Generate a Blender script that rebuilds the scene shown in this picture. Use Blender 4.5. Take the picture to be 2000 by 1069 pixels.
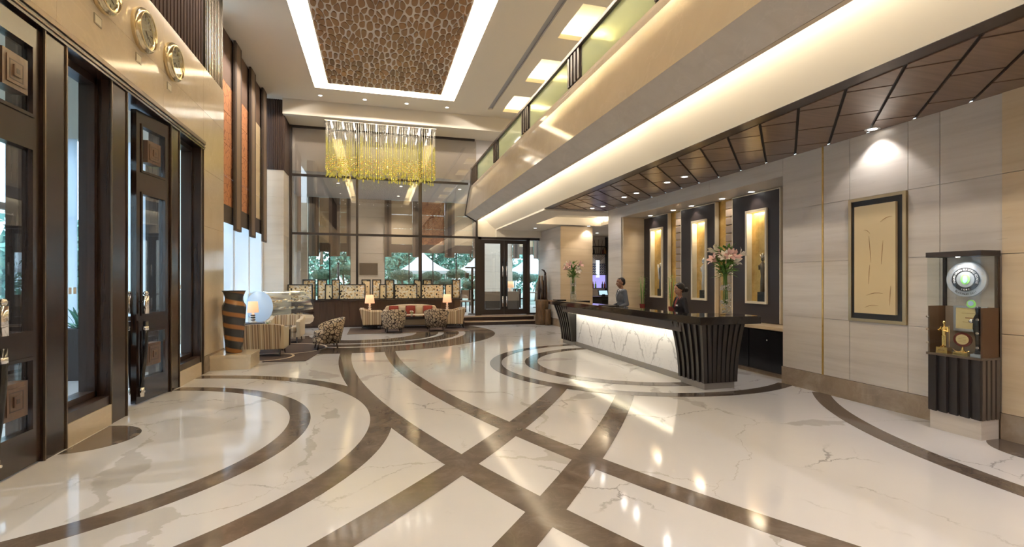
import bpy, bmesh, math, random
import numpy as np
from mathutils import Vector, Matrix
random.seed(7)
for o in list(bpy.data.objects): bpy.data.objects.remove(o, do_unlink=True)
S = bpy.context.scene; COL = S.collection; PI = math.pi
# ---------------------------------------------------------------- camera (17 mm shift lens, 1.65 m up)
cd = bpy.data.cameras.new('camera'); cam = bpy.data.objects.new('camera', cd); COL.objects.link(cam)
cd.sensor_width = 36.0; cd.lens = 949.0/2000*36; cd.shift_y = 12.5/2000; cd.clip_start = .05; cd.clip_end = 300
cam.location = (0, 0, 1.65); cam.rotation_euler = (PI/2, 0, -math.atan2(265.0, 949.0))
S.camera = cam
# ---------------------------------------------------------------- sky and exposure
W = bpy.data.worlds.new('sky'); S.world = W; W.use_nodes = True
bg = W.node_tree.nodes['Background']; bg.inputs[0].default_value = (.70, .86, 1.0, 1); bg.inputs[1].default_value = 3.6
S.view_settings.view_transform = 'Standard'; S.view_settings.look = 'None'
S.view_settings.gamma = 1.0; S.view_settings.use_curve_mapping = False; S.view_settings.exposure = 0.5
WARM = (1.0, .875, .69); WARM2 = (1.0, .90, .78); NEUT = (1.0, .95, .93)
def area(loc, direction, sx, sy, power, col=WARM, name='cove_lamp', spread=PI):
    l = bpy.data.lights.new(name, 'AREA'); l.shape = 'RECTANGLE'; l.size = sx; l.size_y = sy; l.energy = power; l.color = col; l.spread = spread
    o = bpy.data.objects.new(name, l); COL.objects.link(o); o.location = loc
    d = Vector(direction).normalized()
    # local x (size) kept along world Y when the direction is across, else along X
    z = -d; x = Vector((1, 0, 0)) if abs(d.y) > abs(d.x)+1e-6 else Vector((0, 1, 0))
    y = z.cross(x).normalized(); x = y.cross(z).normalized()
    o.rotation_euler = Matrix((x, y, z)).transposed().to_euler()
    return o
def spot(loc, power, angle=70, blend=.6, col=NEUT, to=None, r=.04, name='spot_lamp'):
    l = bpy.data.lights.new(name, 'SPOT'); l.energy = power; l.spot_size = math.radians(angle); l.spot_blend = blend; l.color = col; l.shadow_soft_size = r
    o = bpy.data.objects.new(name, l); COL.objects.link(o); o.location = loc
    d = Vector(to)-Vector(loc) if to else Vector((0, 0, -1))
    o.rotation_euler = d.to_track_quat('-Z', 'Y').to_euler(); return o
def point(loc, power, col=WARM2, r=.05, name='point_lamp'):
    l = bpy.data.lights.new(name, 'POINT'); l.energy = power; l.color = col; l.shadow_soft_size = r
    o = bpy.data.objects.new(name, l); COL.objects.link(o); o.location = loc; return o
# hidden cove strips of the big ceiling coffer and of the balcony edge
KC = 1.0
for y0 in (-1.5, 1.9, 5.3, 8.7, 12.1):
    area((-1.34, y0+1.7, 7.69), (-1, 0, -.05), 3.3, .07, 165*KC, (1.0, .90, .79))
    area((1.93, y0+1.7, 7.69), (1, 0, -.05), 3.3, .07, 165*KC, (1.0, .90, .79))
area((.3, 15.35, 7.69), (0, 1, -.05), 3.2, .07, 165*KC, (1.0, .90, .79))
for i in range(5):
    area((3.70, -1.6+i*4+2, 4.02), (1, 0, -.12), 3.9, .05, 18*KC)
# ---------------------------------------------------------------- helpers
class MB:
    """collects simple shapes and links them as ONE mesh object"""
    def __init__(s): s.v = []; s.f = []; s.m = []; s.s = []; s.mi = 0
    def add(s, vs, fs, smooth=False):
        o = len(s.v); s.v += [tuple(p) for p in vs]; s.f += [tuple(i+o for i in f) for f in fs]
        s.m += [s.mi]*len(fs); s.s += [smooth]*len(fs); return s
    def box(s, x0, x1, y0, y1, z0, z1):
        return s.add([(x0,y0,z0),(x1,y0,z0),(x1,y1,z0),(x0,y1,z0),(x0,y0,z1),(x1,y0,z1),(x1,y1,z1),(x0,y1,z1)],
                     [(0,3,2,1),(4,5,6,7),(0,1,5,4),(1,2,6,5),(2,3,7,6),(3,0,4,7)])
    def obox(s, c, a, b, d):
        c, a, b, d = map(Vector, (c, a, b, d))
        P = [c+i*a+j*b+k*d for k in (-1, 1) for i, j in ((-1,-1),(1,-1),(1,1),(-1,1))]
        return s.add(P, [(0,3,2,1),(4,5,6,7),(0,1,5,4),(1,2,6,5),(2,3,7,6),(3,0,4,7)])
    def prism(s, poly, axis, a, b, smooth=False):
        n = len(poly)
        if axis == 'z': g = lambda p, t: (p[0], p[1], t)
        elif axis == 'y': g = lambda p, t: (p[0], t, p[1])
        else: g = lambda p, t: (t, p[0], p[1])
        s.add([g(p, a) for p in poly]+[g(p, b) for p in poly], [(i, (i+1) % n, (i+1) % n+n, i+n) for i in range(n)], smooth)
        o = len(s.v)-2*n
        s.f += [tuple(range(o, o+n))[::-1], tuple(range(o+n, o+2*n))]; s.m += [s.mi]*2; s.s += [False]*2
        return s
    def tube(s, path, r, n=8, caps=True, smooth=True):
        P = [Vector(p) for p in path]; R = r if isinstance(r, (list, tuple)) else [r]*len(P)
        vs = []; up = Vector((0, 0, 1))
        for i, p in enumerate(P):
            t = (P[min(i+1, len(P)-1)]-P[max(i-1, 0)]).normalized()
            a = t.cross(up)
            if a.length < 1e-3: a = t.cross(Vector((1, 0, 0)))
            a.normalize(); b = t.cross(a)
            if i and (a.dot(pa) < 0): a = -a; b = -b
            pa = a
            vs += [p+R[i]*(math.cos(2*PI*k/n)*a+math.sin(2*PI*k/n)*b) for k in range(n)]
        fs = [(i*n+k, i*n+(k+1) % n, (i+1)*n+(k+1) % n, (i+1)*n+k) for i in range(len(P)-1) for k in range(n)]
        s.add(vs, fs, smooth)
        if caps:
            o = len(s.v)-len(vs); m = len(vs)
            s.f += [tuple(range(o, o+n)), tuple(range(o+m-n, o+m))]; s.m += [s.mi]*2; s.s += [False]*2
        return s
    def lathe(s, prof, n=16, c=(0, 0, 0), axis='z', smooth=True, caps=True):
        def g(r, h, a):
            u, w = r*math.cos(a), r*math.sin(a)
            return {'z': (c[0]+u, c[1]+w, c[2]+h), 'x': (c[0]+h, c[1]+u, c[2]+w), 'y': (c[0]+u, c[1]+h, c[2]+w)}[axis]
        vs = [g(r, h, 2*PI*k/n) for r, h in prof for k in range(n)]
        fs = [(i*n+k, i*n+(k+1) % n, (i+1)*n+(k+1) % n, (i+1)*n+k) for i in range(len(prof)-1) for k in range(n)]
        s.add(vs, fs, smooth)
        if caps:
            o = len(s.v)-len(vs); m = len(vs)
            s.f += [tuple(range(o, o+n)), tuple(range(o+m-n, o+m))]; s.m += [s.mi]*2; s.s += [False]*2
        return s
    def sphere(s, c, r, n=12, m=8, smooth=True):
        r = r if isinstance(r, (tuple, list)) else (r, r, r)
        vs = [(c[0], c[1], c[2]-r[2])]
        for i in range(1, m):
            t = -PI/2+PI*i/m
            vs += [(c[0]+r[0]*math.cos(t)*math.cos(2*PI*k/n), c[1]+r[1]*math.cos(t)*math.sin(2*PI*k/n), c[2]+r[2]*math.sin(t)) for k in range(n)]
        vs.append((c[0], c[1], c[2]+r[2])); T = len(vs)-1
        fs = [(0, 1+(k+1) % n, 1+k) for k in range(n)]
        fs += [(1+i*n+k, 1+i*n+(k+1) % n, 1+(i+1)*n+(k+1) % n, 1+(i+1)*n+k) for i in range(m-2) for k in range(n)]
        fs += [(T, 1+(m-2)*n+k, 1+(m-2)*n+(k+1) % n) for k in range(n)]
        return s.add(vs, fs, smooth)
    def arc(s, cx, cy, r0, r1, a0, a1, z0, z1, n=48):
        P = []
        for i in range(n+1):
            a = a0+(a1-a0)*i/n
            for r in (r0, r1):
                for z in (z0, z1): P.append((cx+r*math.cos(a), cy+r*math.sin(a), z))
        F = []
        for i in range(n):
            a = 4*i; b = a+4
            F += [(a+1, a+3, b+3, b+1), (a, b, b+2, a+2), (a, a+1, b+1, b), (a+2, b+2, b+3, a+3)]
        F += [(0, 2, 3, 1), (4*n, 4*n+1, 4*n+3, 4*n+2)]
        return s.add(P, F)
    def grid(s, fn, nu, nv, smooth=True):
        vs = [fn(i/nu, j/nv) for i in range(nu+1) for j in range(nv+1)]
        return s.add(vs, [(i*(nv+1)+j, (i+1)*(nv+1)+j, (i+1)*(nv+1)+j+1, i*(nv+1)+j+1) for i in range(nu) for j in range(nv)], smooth)
    def mesh(s, mats, sub=None):
        me = bpy.data.meshes.new('m')
        v = s.v if sub is None else [(p[0]-sub[0], p[1]-sub[1], p[2]-sub[2]) for p in s.v]
        me.from_pydata(v, [], s.f)
        for m in (mats if isinstance(mats, (list, tuple)) else [mats]): me.materials.append(M[m])
        me.polygons.foreach_set('material_index', s.m); me.polygons.foreach_set('use_smooth', s.s)
        bm = bmesh.new(); bm.from_mesh(me); bmesh.ops.recalc_face_normals(bm, faces=bm.faces); bm.to_mesh(me); bm.free()
        return me
    def build(s, name, mats, parent=None, label=None, bevel=0, world=True, kind=None):
        sub = None
        if parent is not None and world:
            l = parent.location.copy(); q = parent.parent
            while q: l += q.location; q = q.parent
            sub = l
        me = s.mesh(mats, sub)
        if bevel:
            bm = bmesh.new(); bm.from_mesh(me)
            ed = [e for e in bm.edges if len(e.link_faces) == 2 and e.calc_face_angle() > .6]
            bmesh.ops.bevel(bm, geom=ed, offset=bevel, segments=2, affect='EDGES', profile=.6, clamp_overlap=True)
            bm.to_mesh(me); bm.free()
        o = bpy.data.objects.new(name, me); COL.objects.link(o); o.parent = parent
        if label: o['label'] = label
        if kind: o['kind'] = kind
        return o
def thing(name, label, cat, loc=(0, 0, 0), rz=0, group=None, kind=None):
    o = bpy.data.objects.new(name, None); COL.objects.link(o); o.location = loc; o.rotation_euler = (0, 0, rz); o.empty_display_size = .1
    o['label'] = label; o['category'] = cat
    if group: o['group'] = group
    if kind: o['kind'] = kind
    return o
def tag(o, label, cat, group=None, kind=None):
    o['label'] = label; o['category'] = cat
    if group: o['group'] = group
    if kind: o['kind'] = kind
    return o
def dup(root, loc, rz=None, label=None, parent=None):
    r = root.copy(); COL.objects.link(r); r.location = loc; r.parent = parent
    if rz is not None: r.rotation_euler = (0, 0, rz)
    if label: r['label'] = label
    for ch in list(root.children):
        c = ch.copy(); COL.objects.link(c); c.parent = r
        for g in list(ch.children):
            d = g.copy(); COL.objects.link(d); d.parent = c
    return r
def inst(name, me, parent, loc=(0, 0, 0), rz=0, rot=None):
    o = bpy.data.objects.new(name, me); COL.objects.link(o); o.parent = parent; o.location = loc; o.rotation_euler = rot or (0, 0, rz); return o
def clip(poly, f):
    """keep the part of a 2-D polygon where f(p) >= 0"""
    out = []
    for i, p in enumerate(poly):
        q = poly[(i+1) % len(poly)]; a, b = f(p), f(q)
        if a >= 0: out.append(p)
        if a*b < 0: t = a/(a-b); out.append((p[0]+t*(q[0]-p[0]), p[1]+t*(q[1]-p[1])))
    return out
def chaikin(P, k=1):
    for _ in range(k):
        Q = []
        for i, p in enumerate(P):
            q = P[(i+1) % len(P)]
            Q += [(.75*p[0]+.25*q[0], .75*p[1]+.25*q[1]), (.25*p[0]+.75*q[0], .25*p[1]+.75*q[1])]
        P = Q
    return P
# ---------------------------------------------------------------- materials
M = {}
def P(name, col, rough=.5, metal=0., **kw):
    m = bpy.data.materials.new(name); m.use_nodes = True; M[name] = m
    b = m.node_tree.nodes['Principled BSDF']
    b.inputs['Base Color'].default_value = (*col, 1); b.inputs['Roughness'].default_value = rough; b.inputs['Metallic'].default_value = metal
    for k, v in kw.items():
        k = {'spec': 'Specular IOR Level', 'coat': 'Coat Weight', 'trans': 'Transmission Weight', 'ior': 'IOR', 'alpha': 'Alpha', 'sheen': 'Sheen Weight'}.get(k, k)
        b.inputs[k].default_value = v
    return m
class NT:
    def __init__(s, m): s.t = m.node_tree; s.b = s.t.nodes.get('Principled BSDF'); s.out = s.t.nodes['Material Output']
    def n(s, ty, _a=None, **inp):
        nd = s.t.nodes.new('ShaderNode'+ty)
        for k, v in (_a or {}).items(): setattr(nd, k, v)
        for k, v in inp.items():
            k = int(k[1:]) if k[0] == '_' else k.replace('_', ' ')
            if hasattr(v, 'is_linked') or isinstance(v, bpy.types.NodeSocket): s.t.links.new(v, nd.inputs[k])
            else: nd.inputs[k].default_value = v
        return nd
    def link(s, a, b): s.t.links.new(a, b)
    def coord(s, scale=(1, 1, 1), kind='Object', rot=(0, 0, 0)):
        return s.n('Mapping', Vector=s.n('TexCoord').outputs[kind], Scale=scale, Rotation=rot).outputs[0]
    def noise(s, vec, scale, detail=4, dist=0, rough=.55): return s.n('TexNoise', Vector=vec, Scale=scale, Detail=detail, Distortion=dist, Roughness=rough).outputs[0]
    def math(s, op, a, b=0): return s.n('Math', {'operation': op}, _0=a, _1=b).outputs[0]
    def ramp(s, fac, stops, interp='LINEAR'):
        r = s.n('ValToRGB', Fac=fac); e = r.color_ramp; e.interpolation = interp
        while len(e.elements) < len(stops): e.elements.new(.5)
        for el, (p, c) in zip(e.elements, stops): el.position = p; el.color = (*c, 1)
        return r.outputs[0]
    def mix(s, f, a, b):
        nd = s.n('Mix', {'data_type': 'RGBA'}); 
        for i, v in ((0, f), (6, a), (7, b)):
            if isinstance(v, bpy.types.NodeSocket): s.link(v, nd.inputs[i])
            else: nd.inputs[i].default_value = v if i == 0 else (*v, 1)
        return nd.outputs[2]
    def maprange(s, v, a, b, c=0, d=1): return s.n('MapRange', {'interpolation_type': 'SMOOTHSTEP'}, Value=v, _1=a, _2=b, _3=c, _4=d).outputs[0]
    def bump(s, h, st=.2, dist=.01): s.link(s.n('Bump', Height=h, Strength=st, Distance=dist).outputs[0], s.b.inputs['Normal'])
    def col(s, c): s.link(c, s.b.inputs['Base Color'])
def veined(name, base, base2, vein, scale, rough, thin=.012, wide=.05, amt=.8, coat=0):
    n = NT(P(name, base, rough, coat=coat)); v = n.coord()
    w = n.noise(v, scale, 6, 1.2); a = n.math('ABSOLUTE', n.math('SUBTRACT', w, .5))
    t = n.maprange(a, 0, thin, 1, 0); mask = n.maprange(n.noise(v, scale*.8, 2), .46, .62)
    w2 = n.noise(n.coord((1, 1, 1), rot=(0, 0, .9)), scale*.55, 5, 1.8); a2 = n.math('ABSOLUTE', n.math('SUBTRACT', w2, .47))
    t2 = n.math('MULTIPLY', n.maprange(a2, wide*.3, wide, 1, 0), n.maprange(n.noise(v, scale*.6, 2), .48, .60))
    bc = n.mix(n.noise(v, scale*2.5, 5), base, base2)
    f = n.math('MULTIPLY', n.math('MAXIMUM', n.math('MULTIPLY', t, mask), n.math('MULTIPLY', t2, .75)), amt)
    n.col(n.mix(f, bc, vein)); return n
n = NT(P('marble_white', (.76, .74, .745), .085)); v = n.coord()
wz = n.n('TexNoise', Vector=v, Scale=.9, Detail=7, Roughness=.62).outputs[1]
vw = n.n('VectorMath', {'operation': 'MULTIPLY_ADD'}, _0=wz, _1=(.95, .95, 0), _2=v).outputs[0]
e1 = n.n('TexVoronoi', {'feature': 'DISTANCE_TO_EDGE'}, Vector=vw, Scale=.36).outputs[0]
w1 = n.maprange(n.noise(v, .75, 3), .47, .72, .0015, .055)
b1 = n.maprange(n.math('DIVIDE', e1, w1), .75, 1.05, 1, 0)
wz2 = n.n('TexNoise', Vector=v, Scale=2.2, Detail=8, Roughness=.68).outputs[1]
vw2 = n.n('VectorMath', {'operation': 'MULTIPLY_ADD'}, _0=wz2, _1=(.5, .5, 0), _2=v).outputs[0]
e2 = n.n('TexVoronoi', {'feature': 'DISTANCE_TO_EDGE'}, Vector=vw2, Scale=.75).outputs[0]
b2 = n.math('MULTIPLY', n.maprange(e2, .002, .009, 1, 0), n.maprange(n.noise(v, .9, 3), .50, .64))
base_ = n.mix(n.noise(v, 1.3, 6), (.70, .695, .72), (.635, .625, .65))
grey_ = n.mix(n.noise(v, 5, 5), (.42, .405, .40), (.55, .53, .525))
n.col(n.mix(n.math('MULTIPLY', b2, .75), n.mix(n.math('MULTIPLY', b1, .85), base_, grey_), (.26, .25, .25)))
n = NT(P('marble_panel', (.8, .8, .82), .12)); v = n.coord(); s_ = n.n('SeparateXYZ', _0=v)     # book-matched slabs
pp_ = n.n('Math', {'operation': 'PINGPONG'}, _0=s_.outputs[1], _1=.56).outputs[0]; mv = n.n('CombineXYZ', _0=s_.outputs[0], _1=pp_, _2=s_.outputs[2]).outputs[0]
nz = n.noise(mv, 3.0, 5, .8); dl_ = n.math('ABSOLUTE', n.math('SUBTRACT', n.math('ADD', s_.outputs[2], n.math('MULTIPLY', pp_, -1.35)), n.math('ADD', .02, n.math('MULTIPLY', n.math('SUBTRACT', nz, .5), .7))))
wb = n.maprange(n.noise(mv, 1.6, 2), .35, .65, .015, .11); f_ = n.math('MULTIPLY', n.math('SUBTRACT', 1.0, n.math('MINIMUM', n.math('DIVIDE', dl_, wb), 1.0)), 1.6)
th = n.maprange(n.math('ABSOLUTE', n.math('SUBTRACT', n.noise(mv, 2.2, 6, 1), .5)), 0, .008, .4, 0)
n.col(n.mix(n.math('MINIMUM', n.math('MAXIMUM', f_, th), .62), (.80, .80, .83), (.33, .33, .37)))
def mottled(name, a, b, c, scale, rough, coat=0):
    n = NT(P(name, a, rough, coat=coat)); v = n.coord()
    f = n.noise(v, scale, 8, .6, .65)
    k = n.ramp(f, [(.25, a), (.5, b), (.75, c)]); w = n.math('ABSOLUTE', n.math('SUBTRACT', n.noise(v, scale*.5, 5, 1), .5))
    n.col(n.mix(n.maprange(w, 0, .012, .10, 0), k, (c[0]*1.4, c[1]*1.4, c[2]*1.4))); return n
mottled('marble_brown', (.085, .064, .052), (.125, .098, .080), (.20, .165, .14), 3.5, .10)
mottled('marble_base', (.22, .165, .115), (.31, .24, .175), (.42, .345, .27), 3.0, .18)
mottled('marble_cream', (.60, .495, .365), (.64, .54, .41), (.67, .575, .45), 1.6, .10)
mottled('marble_fascia', (.56, .465, .35), (.60, .505, .39), (.64, .545, .43), 1.2, .09); P('plinth_grey', (.25, .235, .225), .25)
mottled('stone_grey', (.50, .45, .40), (.56, .51, .46), (.60, .55, .50), 2.2, .45)
mottled('granite_black', (.012, .010, .010), (.020, .017, .016), (.05, .04, .035), 2.0, .05)
mottled('gold_leaf', (.52, .30, .07), (.72, .46, .14), (.86, .62, .25), 4.5, .32)
M['gold_leaf'].node_tree.nodes['Principled BSDF'].inputs['Metallic'].default_value = .55
def travertine(name, a, b, c, rough=.30, sy=.55, sz=9, sx=.55):
    n = NT(P(name, a, rough)); v = n.coord((sx, sy, sz))
    f = n.noise(v, 1.0, 7, .25, .6); f2 = n.noise(n.coord((sx*5, sy*5, sz*4)), 1.0, 3)
    bc = n.ramp(f, [(.28, a), (.5, b), (.72, c)])
    pit = n.maprange(f2, .68, .76); n.col(n.mix(n.math('MULTIPLY', pit, .25), bc, (a[0]*.6, a[1]*.55, a[2]*.5)))
    n.bump(n.math('ADD', f, n.math('MULTIPLY', pit, -.6)), .08, .004); return n
travertine('travertine', (.51, .455, .405), (.60, .545, .495), (.66, .61, .56))
travertine('travertine_warm', (.55, .42, .27), (.62, .49, .33), (.66, .54, .38))
travertine('tile_cream', (.66, .57, .46), (.71, .62, .51), (.74, .66, .55), .25, .4, 5)
def wood(name, a, b, rough=.3, sc=(14, 14, .7), coat=.0):
    n = NT(P(name, a, rough, coat=coat)); f = n.noise(n.coord(sc), 1.6, 5, .4)
    n.col(n.ramp(f, [(.3, a), (.7, b)])); n.bump(f, .05, .002); return n
wood('wood_dark', (.018, .009, .007), (.036, .019, .014), .28)
wood('wood_door', (.017, .009, .007), (.032, .018, .013), .22)
wood('wood_panel', (.030, .015, .010), (.065, .035, .022), .35, (30, 30, .8))
wood('wood_ceil', (.125, .078, .054), (.205, .132, .092), .28, (.9, 11, 11))
wood('wood_brown', (.16, .085, .045), (.26, .15, .085), .4)
wood('wood_carved', (.05, .025, .010), (.16, .085, .030), .5, (10, 10, 2))
wood('wood_rib', (.018, .014, .013), (.030, .024, .022), .35)
P('black_gap', (.006, .004, .004), .6)
P('plaster', (.70, .645, .555), .65); P('plaster_beam', (.78, .72, .60), .55); P('plaster_grey', (.55, .53, .53), .6)
P('recess', (.88, .78, .50), .6)
P('metal_trim', (.30, .26, .19), .3, 1.0); P('bronze', (.16, .12, .085), .35, .8); P('chrome', (.75, .74, .73), .12, 1.0); P('silver_gold', (.72, .62, .42), .18, 1.0)
P('gold', (.85, .60, .22), .2, 1.0); P('black_gloss', (.012, .012, .014), .18); P('mullion', (.030, .020, .016), .35)
P('white_paint', (.80, .79, .77), .45); P('clock_face', (.62, .57, .45), .35); P('dark_line', (.05, .04, .035), .5)
P('frame_cream', (.70, .62, .47), .35); P('groove_grey', (.36, .36, .39), .6); P('panel_black', (.030, .022, .022), .45)
P('leather', (.36, .27, .20), .38); P('rug_dark', (.050, .032, .029), .95); P('rug_ring', (.55, .46, .37), .95); P('rug_brown', (.065, .042, .036), .95)
P('lamp_black', (.02, .02, .02), .4); P('terrazzo', (.45, .42, .38), .3)
def striped(name, k, stops, axis=0):
    n = NT(P(name, (.5, .4, .3), .85, sheen=.2)); s = n.n('SeparateXYZ', _0=n.n('TexCoord').outputs['Object'])
    q = n.n('SeparateXYZ', _0=n.n('TexCoord').outputs['Normal']); sel = n.math('GREATER_THAN', n.math('ABSOLUTE', q.outputs[0]), n.math('ABSOLUTE', q.outputs[1]))
    d = n.math('ADD', n.math('MULTIPLY', s.outputs[1], sel), n.math('MULTIPLY', s.outputs[0], n.math('SUBTRACT', 1.0, sel)))
    f = n.math('FRACT', n.math('ADD', n.math('MULTIPLY', d, k), 10.0)); n.col(n.ramp(f, stops, 'CONSTANT')); return n
STR = [(0, (.52, .41, .27)), (.16, (.20, .135, .085)), (.24, (.62, .52, .38)), (.34, (.36, .25, .16)), (.52, (.60, .50, .36)), (.62, (.22, .15, .10)), (.72, (.46, .35, .23)), (.9, (.68, .60, .47))]
striped('fabric_stripe', 4.6, STR, 2); P('fabric_cream', (.60, .50, .36), .85, sheen=.2)
def cells(name, bgc, fg, scale, lo, hi, rough=.85):
    n = NT(P(name, bgc, rough)); t = n.n('TexVoronoi', {'feature': 'DISTANCE_TO_EDGE'}, Vector=n.coord(), Scale=scale)
    t2 = n.n('TexVoronoi', {'feature': 'F1'}, Vector=n.coord(), Scale=scale)
    f = n.math('MAXIMUM', n.maprange(t.outputs[0], lo, hi, 1, 0), n.maprange(t2.outputs[0], .10, .16, 1, 0)); n.col(n.mix(f, bgc, fg)); return n
cells('fabric_pattern', (.50, .40, .29), (.030, .016, .013), 11, .07, .10)
n = NT(P('screen_shell', (.8, .7, .5), .25)); t_ = n.n('TexVoronoi', Vector=n.coord((1, 1, 1.3)), Scale=19); cc = n.n('SeparateColor', _0=t_.outputs['Color'])
n.col(n.ramp(cc.outputs[0], [(0, (.30, .19, .07)), (.14, (.80, .62, .34)), (.45, (.90, .80, .58)), (.72, (.62, .63, .58)), (.86, (.92, .88, .78))], 'CONSTANT'))
n = NT(P('screen_leaf', (.8, .7, .45), .3)); t_ = n.n('TexVoronoi', Vector=n.coord((1.25, 1.25, .8)), Scale=11); n.col(n.mix(n.maprange(t_.outputs['Distance'], .30, .38), (.010, .007, .006), (.84, .72, .47)))
cells('blind_orange', (.44, .19, .085), (.24, .09, .045), 5, .01, .05)
P('blind_brown', (.060, .042, .032), .8); P('blind_brown2', (.17, .12, .085), .8); P('blind_beige', (.55, .43, .28), .85); P('blind_top', (.11, .065, .045), .8)
P('skin_man', (.27, .135, .082), .5); P('skin_woman', (.46, .25, .16), .5); P('suit_grey', (.105, .112, .135), .8); P('suit_black', (.016, .014, .020), .8)
P('hair', (.010, .007, .006), .45); P('shirt', (.78, .78, .82), .7); P('tie', (.035, .045, .11), .6); P('scarf_red', (.25, .02, .02), .6); P('eye_white', (.7, .7, .68), .3); P('lips', (.30, .08, .07), .4)
P('leaf', (.13, .27, .045), .5); P('leaf_light', (.28, .42, .10), .5); P('petal', (.78, .50, .46), .55); P('petal_white', (.85, .78, .68), .55); P('pebbles', (.66, .60, .50), .5)
P('cushion_red', (.28, .045, .03), .85); P('ceramic', (.78, .72, .62), .25); P('canvas', (.66, .53, .32), .75); P('brush', (.34, .19, .085), .7)
P('screen_dark', (.10, .075, .055), .25); P('tent', (.88, .90, .95), .6); P('ground', (.32, .36, .30), .9); P('pavement', (.5, .5, .5), .7)
P('paper', (.72, .58, .30), .5); P('plaque_red', (.13, .018, .015), .2); P('silver', (.55, .57, .60), .3, .6); P('green_logo', (.30, .75, .20), .4); P('blue_logo', (.40, .60, .80), .4)
P('food', (.55, .36, .18), .6); P('case_cream', (.70, .62, .50), .3); P('rust', (.30, .13, .04), .3)
def emis(name, col, st):
    m = bpy.data.materials.new(name); m.use_nodes = True; M[name] = m; n = NT(m)
    e = n.n('Emission', Color=(*col, 1), Strength=st); n.link(e.outputs[0], n.out.inputs[0]); return m
emis('bulb', (1, .95, .87), 9); emis('bulb_crystal', (1, .93, .80), 32); emis('bulb_warm', (1, .80, .52), 9); emis('led', (1, .88, .6), 3); emis('screen_on', (.45, .65, .8), 1.0); emis('bar_purple', (.50, .45, 1.0), .7); emis('bar_white', (.8, .9, 1), .9)
def shade(name, col, st):      # a lit fabric lamp shade
    n = NT(P(name, col, .9)); b = n.b; b.inputs['Emission Color'].default_value = (*col, 1); b.inputs['Emission Strength'].default_value = st; return n
shade('lamp_shade', (1.0, .58, .33), .48)
def glass(name, tint, f0=.05, extra=0., rough=0., tr=None):
    m = bpy.data.materials.new(name); m.use_nodes = True; M[name] = m; n = NT(m); g = n.n('NewGeometry')
    d = n.math('ABSOLUTE', n.n('VectorMath', {'operation': 'DOT_PRODUCT'}, _0=g.outputs['Incoming'], _1=g.outputs['Normal']).outputs['Value'])
    f = n.math('ADD', n.math('MULTIPLY', n.math('POWER', n.math('SUBTRACT', 1.0, d), 5.0), 1-f0), f0)
    t = n.n('BsdfTransparent', Color=(*tint, 1)); gl = n.n('BsdfGlossy', Color=(1, 1, 1, 1), Roughness=rough)
    body = t.outputs[0]
    if extra:
        df = n.n('BsdfTranslucent', Color=(*(tr or tint), 1)); dd = n.n('BsdfDiffuse', Color=(*(tr or tint), 1))
        mm = n.n('MixShader', Fac=.5, _1=df.outputs[0], _2=dd.outputs[0]); body = n.n('MixShader', Fac=extra, _1=t.outputs[0], _2=mm.outputs[0]).outputs[0]
    x = n.n('MixShader', Fac=f, _1=body, _2=gl.outputs[0]); n.link(x.outputs[0], n.out.inputs[0]); return m
glass('glass', (.93, .96, .97), .05); glass('glass_dark', (.90, .88, .85), .09); glass('glass_case', (.95, .97, .97), .03)
glass('glass_green', (.86, .95, .80), .05, .60, .05, (.84, .90, .66)); glass('glass_frost', (.9, .95, 1), .04, .93, .1, (.80, .88, .97))
glass('glass_sheer', (.9, .95, 1), .03, .70, .1, (.86, .92, 1.0)); glass('glass_yellow', (.98, .96, .52), .12, .34, .03, (.93, .87, .16)); glass('glass_clear_rod', (.95, .93, .88), .15, .25, .03, (.9, .85, .75))
n = NT(P('pebble_wood', (.2, .1, .04), .4)); g = n.n('NewGeometry'); f = n.noise(n.coord((16, 3, 16)), 1.5, 4)
n.col(n.mix(n.math('MULTIPLY', f, .5), n.ramp(g.outputs['Random Per Island'], [(0, (.17, .075, .022)), (.5, (.30, .145, .045)), (1, (.46, .235, .080))]), (.11, .05, .016)))
n = NT(P('vase_stripe', (.1, .06, .04), .22)); v = n.coord(); s_ = n.n('SeparateXYZ', _0=v)
at = n.math('ARCTAN2', s_.outputs[1], s_.outputs[0]); ph = n.math('ADD', n.math('MULTIPLY', s_.outputs[2], 4.4), n.math('MULTIPLY', at, .1592)); fr = n.math('ABSOLUTE', n.math('SUBTRACT', n.math('FRACT', ph), .5))
n.col(n.mix(n.maprange(fr, .27, .38), (.030, .030, .036), (.27, .12, .042)))
n = NT(P('leaves', (.1, .2, .05), .6)); g = n.n('NewGeometry'); n.col(n.ramp(g.outputs['Random Per Island'], [(0, (.07, .22, .18)), (.5, (.15, .40, .32)), (1, (.30, .58, .44))]))  # tones lightened and blued: garden haze and glass tint put into the leaf colour
n = NT(P('leaves_dark', (.04, .1, .05), .6)); g = n.n('NewGeometry'); n.col(n.ramp(g.outputs['Random Per Island'], [(0, (.02, .07, .05)), (1, (.07, .17, .09))]))
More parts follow.
